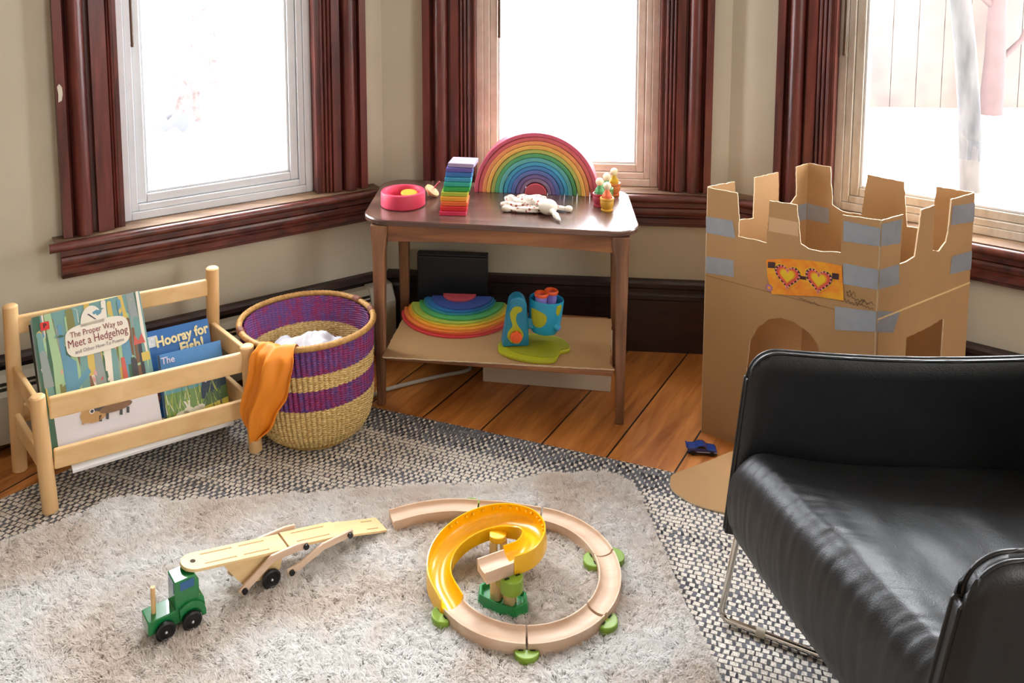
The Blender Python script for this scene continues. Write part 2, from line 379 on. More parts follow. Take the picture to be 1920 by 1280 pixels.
# blind wands
def wand(X, u, y, z, label):
    t = thing('blind_wand', label, 'blind wand', tuple(X @ Vector((u, y, z))), 0, 'blind wands hanging in the windows')
    m = M(); m.cyl((0, 0, .004), (0, 0, 1.2), .0045, 8); m.build('rod', mat('clear_brown_plastic', '5b4636', .25), t, smooth=60)
    m = M(); m.ball((0, 0, .002), .0055, 10); m.build('tip', mat('clear_brown_plastic', '5b4636', .25), t, smooth=60)
wand(FL_, -.714, .03, .984, 'thin dark rod of a blind hanging before the left window')
wand(FC_, .362, .03, .965, 'thin dark rod of a blind hanging at the left edge of the middle window')
wand(FR_, .318, .012, .95, 'thin dark rod of a blind beside the frame of the right window')

# ================================================================== OUTSIDE
SNOW = mat('snow', 'f0f2f6', .8, var=.03, vscale=.8)
def outside():
    def fn(u, v):
        x = -14 + 34 * u; y = 3.3 + 18 * v
        return (x, y, -.62 + .05 * nz(x * .7, y * .7))
    m = M(); m.grid(fn, 60, 40); o = m.build('ground', SNOW, smooth=180); struct(o)
    # board fence seen through the right window
    t = thing('board_fence', 'reddish board fence standing in the snow beyond the right window', 'fence', (5.9, 9.4, -.62), math.radians(-4))
    FN = mat('red_fence_wood', '3d302c', .8, c2='4d4339', vscale=1.5)
    for i in range(26):
        m = M(); m.bb(-3.2 + i * .27, -3.2 + i * .27 + .262, 0, .03, -.05, 1.18 + .03 * random.random()); m.build('board', FN, t)
    m = M(); m.bb(-3.3, 3.9, .03, .09, .25, .34); m.build('rail', FN, t)
    m = M(); m.bb(-3.3, 3.9, .03, .09, .85, .94); m.build('rail', FN, t)
    BARK = mat('grey_bark', '332f2c', .9, c2='141110', vscale=9, bump=1, bscale=30, stretch=(1, 1, .25))
    t = thing('tree', 'grey barked tree trunk in the snow outside the right window', 'tree', (3.56, 6.4, -.62))
    pts = [(-.02 - .11 * z + .03 * math.sin(z * 2), .02 * math.sin(z), z) for z in [i * .25 for i in range(-1, 16)]]
    m = M(); m.tube(pts, [.105 if i == 0 else .085 - .002 * i for i in range(len(pts))], 12); m.build('trunk', BARK, t, smooth=60)
    m = M(); m.tube([(.0, 0, 1.9), (.35, .2, 2.3), (.8, .3, 2.9)], [.04, .03, .015], 8); m.build('branch', BARK, t, smooth=60)
    RB = mat('red_bark', '3c2b28', .9, c2='352522', vscale=5)
    t = thing('tree', 'slim reddish tree before the fence outside the right window', 'tree', (5.2, 9.1, -.62))
    m = M(); m.tube([(0, 0, -.1), (.01, 0, .6), (.0, 0, 1.1), (.04, 0, 1.7), (.02, 0, 2.6)], [.12, .1, .09, .08, .06], 10); m.build('trunk', RB, t, smooth=60)
    m = M(); m.tube([(0, 0, .5), (.28, 0, .78), (.42, 0, 1.15), (.7, .1, 1.5)], [.035, .03, .022, .012], 8); m.build('branch', RB, t, smooth=60)
    m = M(); m.tube([(0, 0, 1.1), (-.3, 0, 1.35), (-.5, 0, 1.9)], [.045, .03, .02], 8); m.build('branch', RB, t, smooth=60)
    # brick garden piers seen through the left window, and an added shape for a clipped shadow
    BR = mat('pink_brick', '2f2422', .9, c2='5a504c', vscale=9)
    t = tag(M().bb(-.16, .16, 0, .35, -.05, .95).build('brick_pier', BR, bevel=.01), 'pinkish brick pier dusted with snow, the farther of two outside the left window', 'pier', 'brick piers outside the left window')
    t.location = (-3.66, 10.9, -.62)
    t = tag(M().bb(-.13, .13, 0, .3, -.05, .62).build('brick_pier', BR, bevel=.01), 'pinkish brick pier dusted with snow, the nearer of two outside the left window', 'pier', 'brick piers outside the left window')
    t.location = (-3.1, 8.7, -.62)
    TP = mat('lavender_shadow_colour', '26262e', .6)
    t = tag(M().prism([(-.2, .0), (-.19, .2), (-.11, .13), (-.02, .16), (.0, .12), (.05, .17), (.1, .14), (.17, .2), (.2, .05), (.14, .0), (.05, .06), (-.03, 0), (-.1, .05)], 0, .18, Matrix.Rotation(PI / 2, 4, 'X')).build('shadow_shape', TP),
        'lavender grey shape with pointed corners, added for a clipped shadow in the snow outside the left window', 'shadow_shape')
    t.location = (-3.12, 8.4, -.62)
outside()
# ================================================================== RUGS
def woven_mat():
    m, t, n, l, b = nodes('woven_wool')
    def mth(op, a, c=None, d=None):
        q = n.new('ShaderNodeMath'); q.operation = op
        for i, v in enumerate((a, c, d)):
            if v is None: continue
            if isinstance(v, (int, float)): q.inputs[i].default_value = v
            else: l.new(v, q.inputs[i])
        return q.outputs[0]
    def sstep(v, a, c):
        q = n.new('ShaderNodeMapRange'); q.interpolation_type = 'SMOOTHSTEP'; l.new(v, q.inputs[0]); q.inputs[1].default_value = a; q.inputs[2].default_value = c; return q.outputs[0]
    tc = n.new('ShaderNodeTexCoord')
    ds = n.new('ShaderNodeTexNoise'); ds.inputs['Scale'].default_value = 22; l.new(tc.outputs['Object'], ds.inputs['Vector'])
    va = n.new('ShaderNodeVectorMath'); va.operation = 'MULTIPLY_ADD'; va.inputs[1].default_value = (.014, .009, 0); l.new(ds.outputs[1], va.inputs[0]); l.new(tc.outputs['Object'], va.inputs[2])
    sp = n.new('ShaderNodeSeparateXYZ'); l.new(va.outputs[0], sp.inputs[0]); sy = n.new('ShaderNodeSeparateXYZ'); l.new(tc.outputs['Object'], sy.inputs[0])
    v = mth('DIVIDE', sp.outputs[1], .0118); row = mth('FLOOR', v); fy = mth('FRACT', v)
    wr = n.new('ShaderNodeTexWhiteNoise'); wr.noise_dimensions = '1D'; l.new(row, wr.inputs['W'])
    u = mth('ADD', mth('DIVIDE', sp.outputs[0], .0165), mth('ADD', mth('MULTIPLY', row, .5), mth('MULTIPLY', wr.outputs[0], .22)))
    fx = mth('FRACT', u); cell = mth('FLOOR', u)
    cv = n.new('ShaderNodeCombineXYZ'); l.new(cell, cv.inputs[0]); l.new(row, cv.inputs[1])
    wc = n.new('ShaderNodeTexWhiteNoise'); wc.noise_dimensions = '2D'; l.new(cv.outputs[0], wc.inputs['Vector'])
    # long streaks of darker yarn and stripes parallel to the edge
    mp2 = n.new('ShaderNodeMapping'); mp2.inputs['Scale'].default_value = (2.2, 30, 1); l.new(tc.outputs['Object'], mp2.inputs[0])
    st = n.new('ShaderNodeTexNoise'); st.inputs['Scale'].default_value = 1; st.inputs['Detail'].default_value = 2; l.new(mp2.outputs[0], st.inputs['Vector'])
    mr = n.new('ShaderNodeMapRange'); mr.inputs[1].default_value = -.7; mr.inputs[2].default_value = .0; l.new(sy.outputs[1], mr.inputs[0])
    rr = n.new('ShaderNodeValToRGB'); l.new(mr.outputs[0], rr.inputs[0]); els = rr.color_ramp.elements
    els[0].position = 0; els[0].color = (.36,) * 3 + (1,); els[1].position = 1; els[1].color = (.66,) * 3 + (1,)
    for p, q in ((.3, .34), (.46, .42), (.56, .28), (.68, .40), (.76, .26), (.85, .30), (.885, .62), (.95, .74)): e = els.new(p); e.color = (q, q, q, 1)
    duty = mth('ADD', rr.outputs[0], mth('ADD', mth('MULTIPLY', mth('SUBTRACT', st.outputs[0], .5), .9), mth('MULTIPLY', mth('SUBTRACT', wc.outputs[0], .5), .34)))
    dark = sstep(mth('SUBTRACT', duty, fx), -.05, .07)
    edge = mth('ABSOLUTE', mth('SUBTRACT', fy, .5)); rowgap = sstep(edge, .34, .5)
    fib = n.new('ShaderNodeTexNoise'); fib.inputs['Scale'].default_value = 420; fib.inputs['Detail'].default_value = 3; l.new(tc.outputs['Object'], fib.inputs['Vector'])
    lr = n.new('ShaderNodeValToRGB'); l.new(fib.outputs[0], lr.inputs[0]); lr.color_ramp.elements[0].color = lin('a59c91'); lr.color_ramp.elements[1].color = lin('eee7dc'); lr.color_ramp.elements[0].position = .25; lr.color_ramp.elements[1].position = .6
    dr = n.new('ShaderNodeValToRGB'); l.new(wc.outputs[0], dr.inputs[0]); dr.color_ramp.elements[0].color = lin('37363a'); dr.color_ramp.elements[1].color = lin('74757b')
    mx = n.new('ShaderNodeMix'); mx.data_type = 'RGBA'; l.new(dark, mx.inputs[0]); l.new(lr.outputs[0], mx.inputs[6]); l.new(dr.outputs[0], mx.inputs[7])
    mm = n.new('ShaderNodeMix'); mm.data_type = 'RGBA'; l.new(mth('MULTIPLY', rowgap, .5), mm.inputs[0]); l.new(mx.outputs[2], mm.inputs[6]); mm.inputs[7].default_value = lin('4f4b49')
    l.new(mm.outputs[2], b.inputs['Base Color']); b.inputs['Roughness'].default_value = .95; b.inputs['Specular IOR Level'].default_value = .1
    hgt = mth('MULTIPLY', mth('SUBTRACT', 1, rowgap), mth('SUBTRACT', 1, mth('MULTIPLY', dark, .75)))
    bp0 = n.new('ShaderNodeBump'); bp0.inputs['Strength'].default_value = .5; bp0.inputs['Distance'].default_value = .0012; l.new(fib.outputs[0], bp0.inputs['Height'])
    bp = n.new('ShaderNodeBump'); bp.inputs['Strength'].default_value = .9; bp.inputs['Distance'].default_value = .004
    l.new(hgt, bp.inputs['Height']); l.new(bp0.outputs[0], bp.inputs['Normal']); l.new(bp.outputs[0], b.inputs['Normal'])
    return m
RA = math.radians(-20.9)
rug = thing('woven_rug', 'flat grey and cream woven wool rug under the basket and bookrack', 'rug', (-.662, 2.384, 0), RA)
poly = [(-.662, 2.384), (-1.24, 1.743), (-1.6, 1.0), (1.35, -.3), (1.75, 1.464)]
I = rug.matrix_basis.inverted(); poly = [tuple((I @ Vector((x, y, 0)))[:2]) for x, y in poly]
m = M(); m.prism(poly, .0005, .0085); m.build('weave', woven_mat(), rug, bevel=.002)

SH = [(-1.15, 1.35), (-1.16, 1.52), (-1.10, 1.66), (-1.032, 1.705), (-.989, 1.750), (-.935, 1.779), (-.871, 1.844), (-.807, 1.863), (-.717, 1.848), (-.577, 1.857), (-.400, 1.876), (-.220, 1.896), (-.037, 1.905), (.037, 1.915), (.100, 1.936), (.201, 1.950), (.276, 1.946), (.320, 1.905), (.334, 1.811), (.345, 1.708), (.356, 1.602), (.366, 1.507), (.382, 1.410), (.395, 1.30), (.40, 1.18), (.33, 1.08), (.1, 1.05), (-.4, 1.07), (-.9, 1.15)]
SHP = [p[:2] for p in cat_rom([(x, y, 0) for x, y in SH] + [(SH[0][0], SH[0][1], 0)], 5)][:-1]
def shag():
    t = thing('shag_rug', 'soft cream long-pile rug with a wavy edge lying over the woven rug', 'rug', (-.4, 1.5, .0085))
    P = np.array(SHP); 
    def inside(x, y):
        c = np.zeros(x.shape, bool); j = len(P) - 1
        for i in range(len(P)):
            xi, yi = P[i]; xj, yj = P[j]
            k = ((yi > y) != (yj > y)) & (x < (xj - xi) * (y - yi) / (yj - yi + 1e-12) + xi); c ^= k; j = i
        return c
    def edged(x, y):
        d = np.full(x.shape, 9.)
        for i in range(len(P)):
            a = P[i]; b = P[(i + 1) % len(P)]; ab = b - a; L = ab @ ab
            u = np.clip(((x - a[0]) * ab[0] + (y - a[1]) * ab[1]) / L, 0, 1)
            d = np.minimum(d, np.hypot(x - a[0] - u * ab[0], y - a[1] - u * ab[1]))
        return d
    CR, ct, cn, clk, cb_ = nodes('cream_pile'); cn.remove(cb_)
    ctc = cn.new('ShaderNodeTexCoord'); cno = cn.new('ShaderNodeTexNoise'); cno.inputs['Scale'].default_value = 5; cno.inputs['Detail'].default_value = 5; clk.new(ctc.outputs['Object'], cno.inputs['Vector'])
    crp = cn.new('ShaderNodeValToRGB'); clk.new(cno.outputs[0], crp.inputs[0]); crp.color_ramp.elements[0].position = .36; crp.color_ramp.elements[1].position = .6
    crp.color_ramp.elements[0].color = lin('f1e8e0'); crp.color_ramp.elements[1].color = lin('fbfaf8')
    cdf = cn.new('ShaderNodeBsdfDiffuse'); ctl = cn.new('ShaderNodeBsdfTranslucent'); cmx = cn.new('ShaderNodeMixShader'); cmx.inputs[0].default_value = .5
    clk.new(crp.outputs[0], cdf.inputs[0]); clk.new(crp.outputs[0], ctl.inputs[0]); clk.new(cdf.outputs[0], cmx.inputs[1]); clk.new(ctl.outputs[0], cmx.inputs[2]); clk.new(cmx.outputs[0], cn['Material Output'].inputs[0])
    # backing, a low pillow
    st = .02; vs = [(x, y) for x, y in SHP]
    m = M(); c = (-.4, 1.5)
    n = len(vs); rings = [(1, .0), (1.0, .008), (.985, .014), (.95, .016)]
    V = []; 
    for s_, z in rings: V += [(c[0] + (x - c[0]) * s_, c[1] + (y - c[1]) * s_, z + .0085) for x, y in vs]
    F = [(k * n + i, k * n + (i + 1) % n, (k + 1) * n + (i + 1) % n, (k + 1) * n + i) for k in range(len(rings) - 1) for i in range(n)]
    F.append(tuple(range((len(rings) - 1) * n, len(rings) * n))); m.add(V, F); m.build('backing', CR, t, world=True)
    # pile: fibres leaning in combed patches
    N = 520000
    x = rng.uniform(-1.17, .42, N); y = rng.uniform(1.03, 1.97, N); k = inside(x, y); x = x[k]; y = y[k]
    k = rng.random(len(x)) < np.where(y > 1.28, 1, .25); x = x[k]; y = y[k]
    d = edged(x, y); n = len(x)
    def vn(sc, seed, ox=0):
        r = np.random.default_rng(seed); G = r.random((300, 300))
        u = (x + 3) * sc % 299; v = (y + 3) * sc % 299; i = u.astype(int); j = v.astype(int); fu = u - i; fv = v - j
        fu = fu * fu * (3 - 2 * fu); fv = fv * fv * (3 - 2 * fv)
        return (G[i, j] * (1 - fu) * (1 - fv) + G[(i + 1) % 300, j] * fu * (1 - fv) + G[i, (j + 1) % 300] * (1 - fu) * fv + G[(i + 1) % 300, (j + 1) % 300] * fu * fv)
    ang = (vn(2, 1) * 3 + vn(75, 2) * 6) + rng.normal(0, .7, n)
    lean = .40 + .35 * vn(70, 3) + rng.normal(0, .15, n)
    L = .0105 + .0045 * vn(75, 4) + .003 * rng.random(n); L *= np.clip(.55 + d / .03, .55, 1)
    w = rng.uniform(.0007, .0013, n)
    z0 = .0085 + .0170 * np.clip(d / .015, .25, 1) - .003
    dx = np.cos(ang); dy = np.sin(ang); px = -dy; py = dx
    pa = rng.uniform(0, PI, n); px, py = px * np.cos(pa) - py * np.sin(pa), px * np.sin(pa) + py * np.cos(pa)
    V = np.zeros((n, 5, 3), np.float32)
    for kk, (h, ww) in enumerate(((0, 1), (.55, .95))):
        off = lean * h * h * L * 1.1; hz_ = L * h * (1 - .15 * lean * h)
        for q, sgn in enumerate((-1, 1)):
            V[:, kk * 2 + q, 0] = x + dx * off + sgn * px * w * ww; V[:, kk * 2 + q, 1] = y + dy * off + sgn * py * w * ww; V[:, kk * 2 + q, 2] = z0 + hz_
    V[:, 4, 0] = x + dx * lean * L * 1.1; V[:, 4, 1] = y + dy * lean * L * 1.1; V[:, 4, 2] = z0 + L * (1 - .3 * np.clip(lean, 0, 1.4))
    V -= np.array([-.4, 1.5, .0085], np.float32)
    me = bpy.data.meshes.new('pile'); me.vertices.add(n * 5); me.vertices.foreach_set('co', V.ravel())
    base = np.arange(n)[:, None] * 5
    loops = np.concatenate([base + [0, 1, 3, 2], base + [2, 3, 4]], 1).ravel()
    me.loops.add(len(loops)); me.loops.foreach_set('vertex_index', loops.astype(np.int32))
    me.polygons.add(n * 2); ls = (np.arange(n)[:, None] * 7 + [0, 4]).ravel(); me.polygons.foreach_set('loop_start', ls.astype(np.int32))
    me.update(calc_edges=True); me.validate()
    me.materials.append(CR); o = bpy.data.objects.new('pile', me); COL.objects.link(o); o.parent = t; o['kind'] = 'stuff'
shag()
RUGZ = .032   # height at which things rest in the pile

# ================================================================== BOOKRACK
U = Vector((.864, .504, 0)); V_ = Vector((-.155, .165, 0)); B0 = Vector((-.989, 1.827, 0)); LW = .455
def B(u, v, z): return B0 + U * u + V_ * v + Vector((0, 0, z))
Vn = Vector((-.504, .864, 0))
rack = thing('book_rack', 'low pale pine rack with round posts holding picture books face out', 'bookrack', tuple(B0))
for (u, v, z0, z1, du, dv) in ((0, 0, .0088, .283, -.014, 0), (LW, 0, .0088, .286, -.014, 0), (-.002, 1, 0, .414, 0, 0), (LW, 1, .0088, .414, .008, .0)):
    m = M(); p = B(u, v, z0); q = B(u + du, v + dv, z1); r = .0165; d = (q - p).length
    X = frame(p, (q - p).cross(Vector((0, 1, 0))), (q - p).cross((q - p).cross(Vector((0, 1, 0))))); X = Matrix.Translation(p) @ (q - p).to_track_quat('Z', 'Y').to_matrix().to_4x4()
    m.lathe([(r - .002, 0), (r, .002), (r, d - .004), (r - .003, d - .001), (r - .005, d)], 24, X); m.build('post', PINEZ, rack, smooth=40, world=True)
def rail(p, q, h, th, name='rail', n=None):
    d = q - p; X = frame(p, d, Vector((0, 0, 1)).cross(d) if n is None else n)
    # frame: x along, y thickness, z up
    m = M(); m.bb(0, d.length, -th / 2, th / 2, 0, h, X); return m.build(name, PINE, rack, world=True, bevel=.004)
rail(B(.008, 0, .223), B(LW - .022, 0, .221), .050, .014, 'front_rail')
rail(B(.012, 0, .105), B(LW - .016, 0, .104), .046, .014, 'front_rail')
rail(B(.010, 1, .340), B(LW - .004, 1, .340), .044, .014, 'back_rail')
for u in (-.010, LW - .006):
    rail(B(u, .06, .222), B(u + (.008 if u < 0 else .004), .94, .222), .048, .013, 'side_rail'); rail(B(u, .06, .105), B(u + .006, .94, .105), .046, .013, 'side_rail')
m = M(); X = frame(B(.012, .15, .0885), U, Vn); m.bb(0, LW - .03, 0, .155, 0, .006, X); m.build('bottom_board', PINE, rack, world=True)
rail(B(.010, 1, .12), B(LW - .004, 1, .12), .044, .014, 'back_rail')

# white card tucked under the rack
P1, P2, P3 = B(.050, .03, .078), B(.36, .07, .082), B(.06, .97, .076)
m = M(); m.bb(0, .36, 0, .13, 0, .006, frame(P1, P2 - P1, P3 - P1))
tag(m.build('white_board', mat('white_board', 'e6e6e6', .6)), 'flat white board wedged under the bottom rail of the pine book rack', 'board')

# books leaning in the rack
TILT = 3.5
def coverframe(u, v0, v1, z0, z1, w):
    o = B(u, v0, z0); up = B(u, v1, z1) - o; up = up - U * up.dot(U) ; h = (B(u, v1, z1) - o).length
    return frame(o, U, up) @ Matrix.Rotation(math.radians(TILT), 4, 'Z'), h
def bookbody(t, X, w, h, th, spine, pages, cov):
    # cover plane at z = 0 facing +z toward the viewer? normal = U x up points to the viewer side
    m = M(); m.bb(.001, w - .002, .002, h - .002, -th + .0015, -.0015, X); m.build('pages', pages, t, world=True)
    m = M(); m.bb(0, w, 0, h, -.0015, 0, X); m.bb(0, w, 0, h, -th, -th + .0015, X); m.bb(-.001, .0015, 0, h, -th, 0, X); m.build('cover', cov, t, world=True, bevel=.0005)
PAGES = mat('book_pages', 'ded9cd', .8, var=.06, vscale=200)
SG = 1  # outward normal sign
def patch(m, pts, k, lvl, X, S_=1):
    m.mat(k).prism(pts, .0001 + lvl * .00012, .0001 + (lvl + 1) * .00012, X)

# -- the big hedgehog book
w_, z1_ = .238, .388
Xh, hh = coverframe(.016, .14, .80, .1125, .388, w_)
hb = thing('picture_book', 'large green and white hedgehog picture book with a white title cloud and red P sticker', 'book', tuple(B(.012, .14, .108)))
C_ = {k: mat('ink_' + k, v, .5) for k, v in dict(teal='6f9a97', dgreen='3f6650', lgreen='9fbf93', blue='5e93ab', white='dcdbe4', brown='7a5a40', tan='b8905c', yellow='cdb25a', red='c05a50', dark='3e4046', pink='cf9a94', cream='e6e0d2', olive='7b7c48', grey='8f9a98').items()}
KEYS = list(C_); ki = {k: i for i, k in enumerate(KEYS)}; MATS = list(C_.values())
bookbody(hb, Xh, w_, hh, .012, None, PAGES, C_['teal'])
m = M(); a = Matrix.Identity(4)
patch(m, [(.014, 0), (w_, 0), (w_, .10), (.014, .10)], ki['white'], 0, Xh)
patch(m, [(0, 0), (.016, 0), (.016, hh), (0, hh)], ki['dgreen'], .3, Xh)
R2 = random.Random(5)
for i in range(120):   # trees and brush strokes above the snow
    x = R2.uniform(.004, w_ - .004); y0 = R2.choice([.095, .10, .15]) ; y1 = y0 + R2.uniform(.04, .21); y1 = min(y1, hh); wd = R2.uniform(.003, .013); tl = R2.uniform(-.012, .012)
    x = min(max(x, .002 + abs(tl) + wd), w_ - wd - abs(tl) - .002)
    patch(m, [(x - wd, y0), (x + wd, y0), (x + wd * .7 + tl, y1), (x + tl, min(hh, y1 + .004)), (x - wd * .7 + tl, y1)], ki[R2.choice(['teal', 'dgreen', 'lgreen', 'blue', 'brown', 'olive', 'cream', 'grey', 'lgreen', 'yellow'])], 1 + i * .06, Xh)
for i in range(26):   # leaves
    x = R2.uniform(.04, w_ - .02); y = R2.uniform(.12, hh - .014); r = R2.uniform(.005, .011); a_ = R2.uniform(0, PI)
    patch(m, [(x + r * math.cos(a_), y + r * math.sin(a_)), (x + .4 * r * math.cos(a_ + 1.57), y + .4 * r * math.sin(a_ + 1.57)), (x - r * math.cos(a_), y - r * math.sin(a_)), (x + .4 * r * math.cos(a_ - 1.57), y + .4 * r * math.sin(a_ - 1.57))], ki[R2.choice(['teal', 'lgreen', 'dgreen', 'yellow', 'cream', 'pink', 'red'])], 9 + i * .1, Xh)
# blue trunk left, red stem, dark trunk right
patch(m, [(.048, .085), (.074, .085), (.078, .19), (.06, .21), (.05, .19)], ki['blue'], 12, Xh)
patch(m, [(.066, .14), (.10, .17), (.105, .158), (.07, .125)], ki['blue'], 12.3, Xh)
patch(m, [(.170, .10), (.182, .10), (.180, .17), (.172, .17)], ki['red'], 12, Xh)
patch(m, [(.192, .10), (.205, .10), (.206, .155), (.200, .165), (.193, .158)], ki['dark'], 12, Xh)
patch(m, [(.212, .10), (.220, .10), (.222, .19), (.214, .19)], ki['dark'], 12.2, Xh)
patch(m, [(.205, .19), (.231, .19), (.226, .214), (.217, .198), (.209, .214)], ki['red'], 12.4, Xh)
patch(m, [(.218, .148), (.236, .148), (.236, .168), (.218, .168)], ki['yellow'], 12.4, Xh)
# hedgehog
patch(m, [(.098 + .030 * math.cos(t_), .066 + .020 * math.sin(t_)) for t_ in [2 * PI * i / 20 for i in range(20)]], ki['tan'], 12, Xh)
patch(m, [(.07, .050), (.10, .052), (.10, .080), (.072, .08)], ki['tan'], 12.2, Xh)
patch(m, [(.135 + .040 * math.cos(t_) * (1 + .06 * math.sin(t_ * 9)), .082 + .022 * math.sin(t_) * (1 + .1 * math.sin(t_ * 11))) for t_ in [2 * PI * i / 60 for i in range(60)]], ki['dark'], 12.6, Xh)
patch(m, [(.145 + .036 * math.cos(t_), .066 + .010 * math.sin(t_)) for t_ in [2 * PI * i / 20 for i in range(20)]], ki['brown'], 12.9, Xh)
patch(m, [(.094 + .0055 * math.cos(t_), .072 + .0055 * math.sin(t_)) for t_ in [2 * PI * i / 16 for i in range(16)]], ki['white'], 14, Xh)
patch(m, [(.094 + .0036 * math.cos(t_), .072 + .0036 * math.sin(t_)) for t_ in [2 * PI * i / 12 for i in range(12)]], ki['dark'], 15, Xh)
for x in (.105, .12, .150, .165): patch(m, [(x, .046), (x + .006, .044), (x + .008, .058), (x + .002, .058)], ki['dark'], 12, Xh)
# title cloud
cl = [(.131 + .070 * (abs(math.cos(t_)) ** .5) * (1 if math.cos(t_) > 0 else -1), hh - .080 + .037 * (abs(math.sin(t_)) ** .55) * (1 if math.sin(t_) > 0 else -1)) for t_ in [2 * PI * i / 40 for i in range(40)]]
patch(m, cl, ki['cream'], 16, Xh)
patch(m, [(.124 + .026 * math.cos(t_), hh - .050 + .044 * math.sin(t_)) for t_ in [PI * i / 14 for i in range(15)]], ki['cream'], 16, Xh)
for a_, r_ in ((.4, .007), (1.2, .006), (2.2, .005), (-.5, .004)):
    patch(m, [(.134 + r_ * math.cos(a_) + r_ * .8 * math.cos(t_), hh - .028 + r_ * math.sin(a_) * .8 + r_ * .8 * math.sin(t_)) for t_ in [2 * PI * i / 10 for i in range(10)]], ki['blue'], 17.2 + a_ * .1, Xh)
patch(m, [(.115, hh - .024), (.130, hh - .040), (.134, hh - .041), (.119, hh - .024)], ki['dark'], 18, Xh)
m.build('cover_picture', MATS, hb, world=True)
INK = mat('dark_red_ink', '7a3038', .6)
def tx(s, x, y, size, ink, nm, par, X, rot=0, sx=1, bold=0, lvl=20, **k):
    return text(s, size, X @ Matrix.Translation((x, y, .0001 + lvl * .00012)) @ Matrix.Rotation(rot, 4, 'Z'), ink, nm, par, .0002, sx, bold, **k)
tx('The Proper Way to', .131, hh - .063, .0190, INK, 'title_line', hb, Xh, 0, .76)
tx('Meet a Hedgehog', .131, hh - .083, .0265, INK, 'title_line', hb, Xh, 0, .70)
tx('and Other How-To Poems', .132, hh - .103, .0115, mat('grey_ink', '77707c', .6), 'title_line', hb, Xh, 0, .85)
m = M(); m.prism([(x + .024, y + hh - .026) for x, y in rrect(.019, .019, .003)], .0018, .0024, Xh); sk = m.build('sticker', mat('red_sticker', 'cc2f2c', .4), hb, world=True)
text('P', .014, Xh @ Matrix.Translation((.024, hh - .026, .0026)), mat('black_ink', '15120f', .5), 'letter', sk, .0002, 1, .0004)

# books hidden behind the hedgehog book: two edges show at the left
for i, (lab, cc, dv, w2, h2) in enumerate((('pale blue covered book right behind the hedgehog book, only its edge showing', 'c4d4da', .0135, .222, -.004), ('dark covered book at the back behind the hedgehog book, only its spine edge showing', '2c2a2c', .024, .222, -.012))):
    X2 = Xh @ Matrix.Translation((-.003 - .004 * i, 0, -dv))
    t = thing('picture_book', lab, 'book', tuple(X2 @ Vector((0, 0, 0))))
    bookbody(t, X2, w2, hh + h2, .009, None, PAGES, mat('cover_%d' % i, cc, .5))

# -- blue fish book and meadow bunny book on the right
TILT = 1
XB, hB = coverframe(.262, .16, .46, .1125, .262, .14)
bb_ = thing('picture_book', 'blue meadow picture book with white rabbits in the grass, front of the right pile', 'book', tuple(B(.285, .16, .108)))
bookbody(bb_, XB, .150, hB, .008, None, PAGES, mat('bunny_blue', '3f7fbe', .45))
D_ = {k: mat('art_' + k, v, .5) for k, v in dict(sky='3d7ab8', mid='5b9aa8', grass='a9b84a', dgrass='4a6a38', night='16304a', yel='c9c24e', rab='dfe3d4', green='6c9350').items()}
DK = {k: i for i, k in enumerate(D_)}
m = M(); wB = .150
patch(m, [(0, 0), (wB, 0), (wB, .075), (0, .075)], DK['green'], 0, XB); patch(m, [(0, .07), (wB, .07), (wB, .115), (0, .115)], DK['mid'], .2, XB)
patch(m, [(.085, .04), (wB, .035), (wB, .115), (.10, .115)], DK['night'], .8, XB); patch(m, [(.08, 0), (wB, 0), (wB, .03), (.08, .02)], DK['yel'], 1.2, XB)
patch(m, [(.085, .02), (wB, .03), (wB, .06), (.10, .05)], DK['dgrass'], 1.4, XB)
R3 = random.Random(3)
for i in range(60):
    x = R3.uniform(.004, .135); y = R3.uniform(.0, .06); L_ = R3.uniform(.025, .055); dx = R3.uniform(-.012, .018); x = max(.004, min(.145, x)); x2 = max(.002, min(.148, x + dx))
    patch(m, [(x, y), (x + .002, y), (x2, y + L_)], DK[R3.choice(['grass', 'yel', 'grass', 'dgrass', 'rab'] if x < .09 else ['dgrass', 'night', 'grass'])], 2 + i * .08, XB)
for cx, cy, r_ in ((.04, .012, .014), (.055, .022, .009), (.075, .018, .010), (.085, .024, .006)):
    patch(m, [(cx + r_ * 1.3 * math.cos(t_), max(.001, cy + r_ * math.sin(t_))) for t_ in [2 * PI * i / 14 for i in range(14)]], DK['rab'], 8, XB)
patch(m, [(.058, .03), (.05, .045), (.045, .046), (.053, .028)], DK['rab'], 8.2, XB); patch(m, [(.060, .03), (.060, .044), (.055, .046), (.056, .03)], DK['rab'], 8.4, XB)
patch(m, [(0, 0), (.004, 0), (.004, hB), (0, hB)], DK['night'], 9, XB)
m.build('cover_picture', list(D_.values()), bb_, world=True)
LAV = mat('pale_lavender_ink', 'cfd0ea', .5)
tx('The', .022, hB - .016, .022, LAV, 'title_line', bb_, XB, 0, .9, .0004); tx('Bunny', .078, .092, .030, LAV, 'title_line', bb_, XB, 0, .9, .0004)
XF, hF = coverframe(.244, .36, .80, .1125, .293, .155)
fb_ = thing('picture_book', 'bright blue picture book with cream lettering, behind the rabbit book in the right pile', 'book', tuple(B(.262, .34, .108)))
wF = .165
bookbody(fb_, XF, wF, hF, .012, None, PAGES, mat('fish_blue', '2566a8', .45))
CRM = mat('cream_letters', 'e8d9a0', .5)
tx('Hooray for', .098, hF - .028, .034, CRM, 'title_line', fb_, XF, .06, .82, .0012); tx('Fish!', .118, hF - .058, .038, CRM, 'title_line', fb_, XF, .06, .85, .0014)
m = M(); m.prism([(x + .026, y + hF - .026) for x, y in rrect(.026, .026, .002)], .0004, .0008, XF); m.build('library_label', mat('label_paper', 'dfe2e4', .6, var=.2, vscale=120), fb_, world=True)
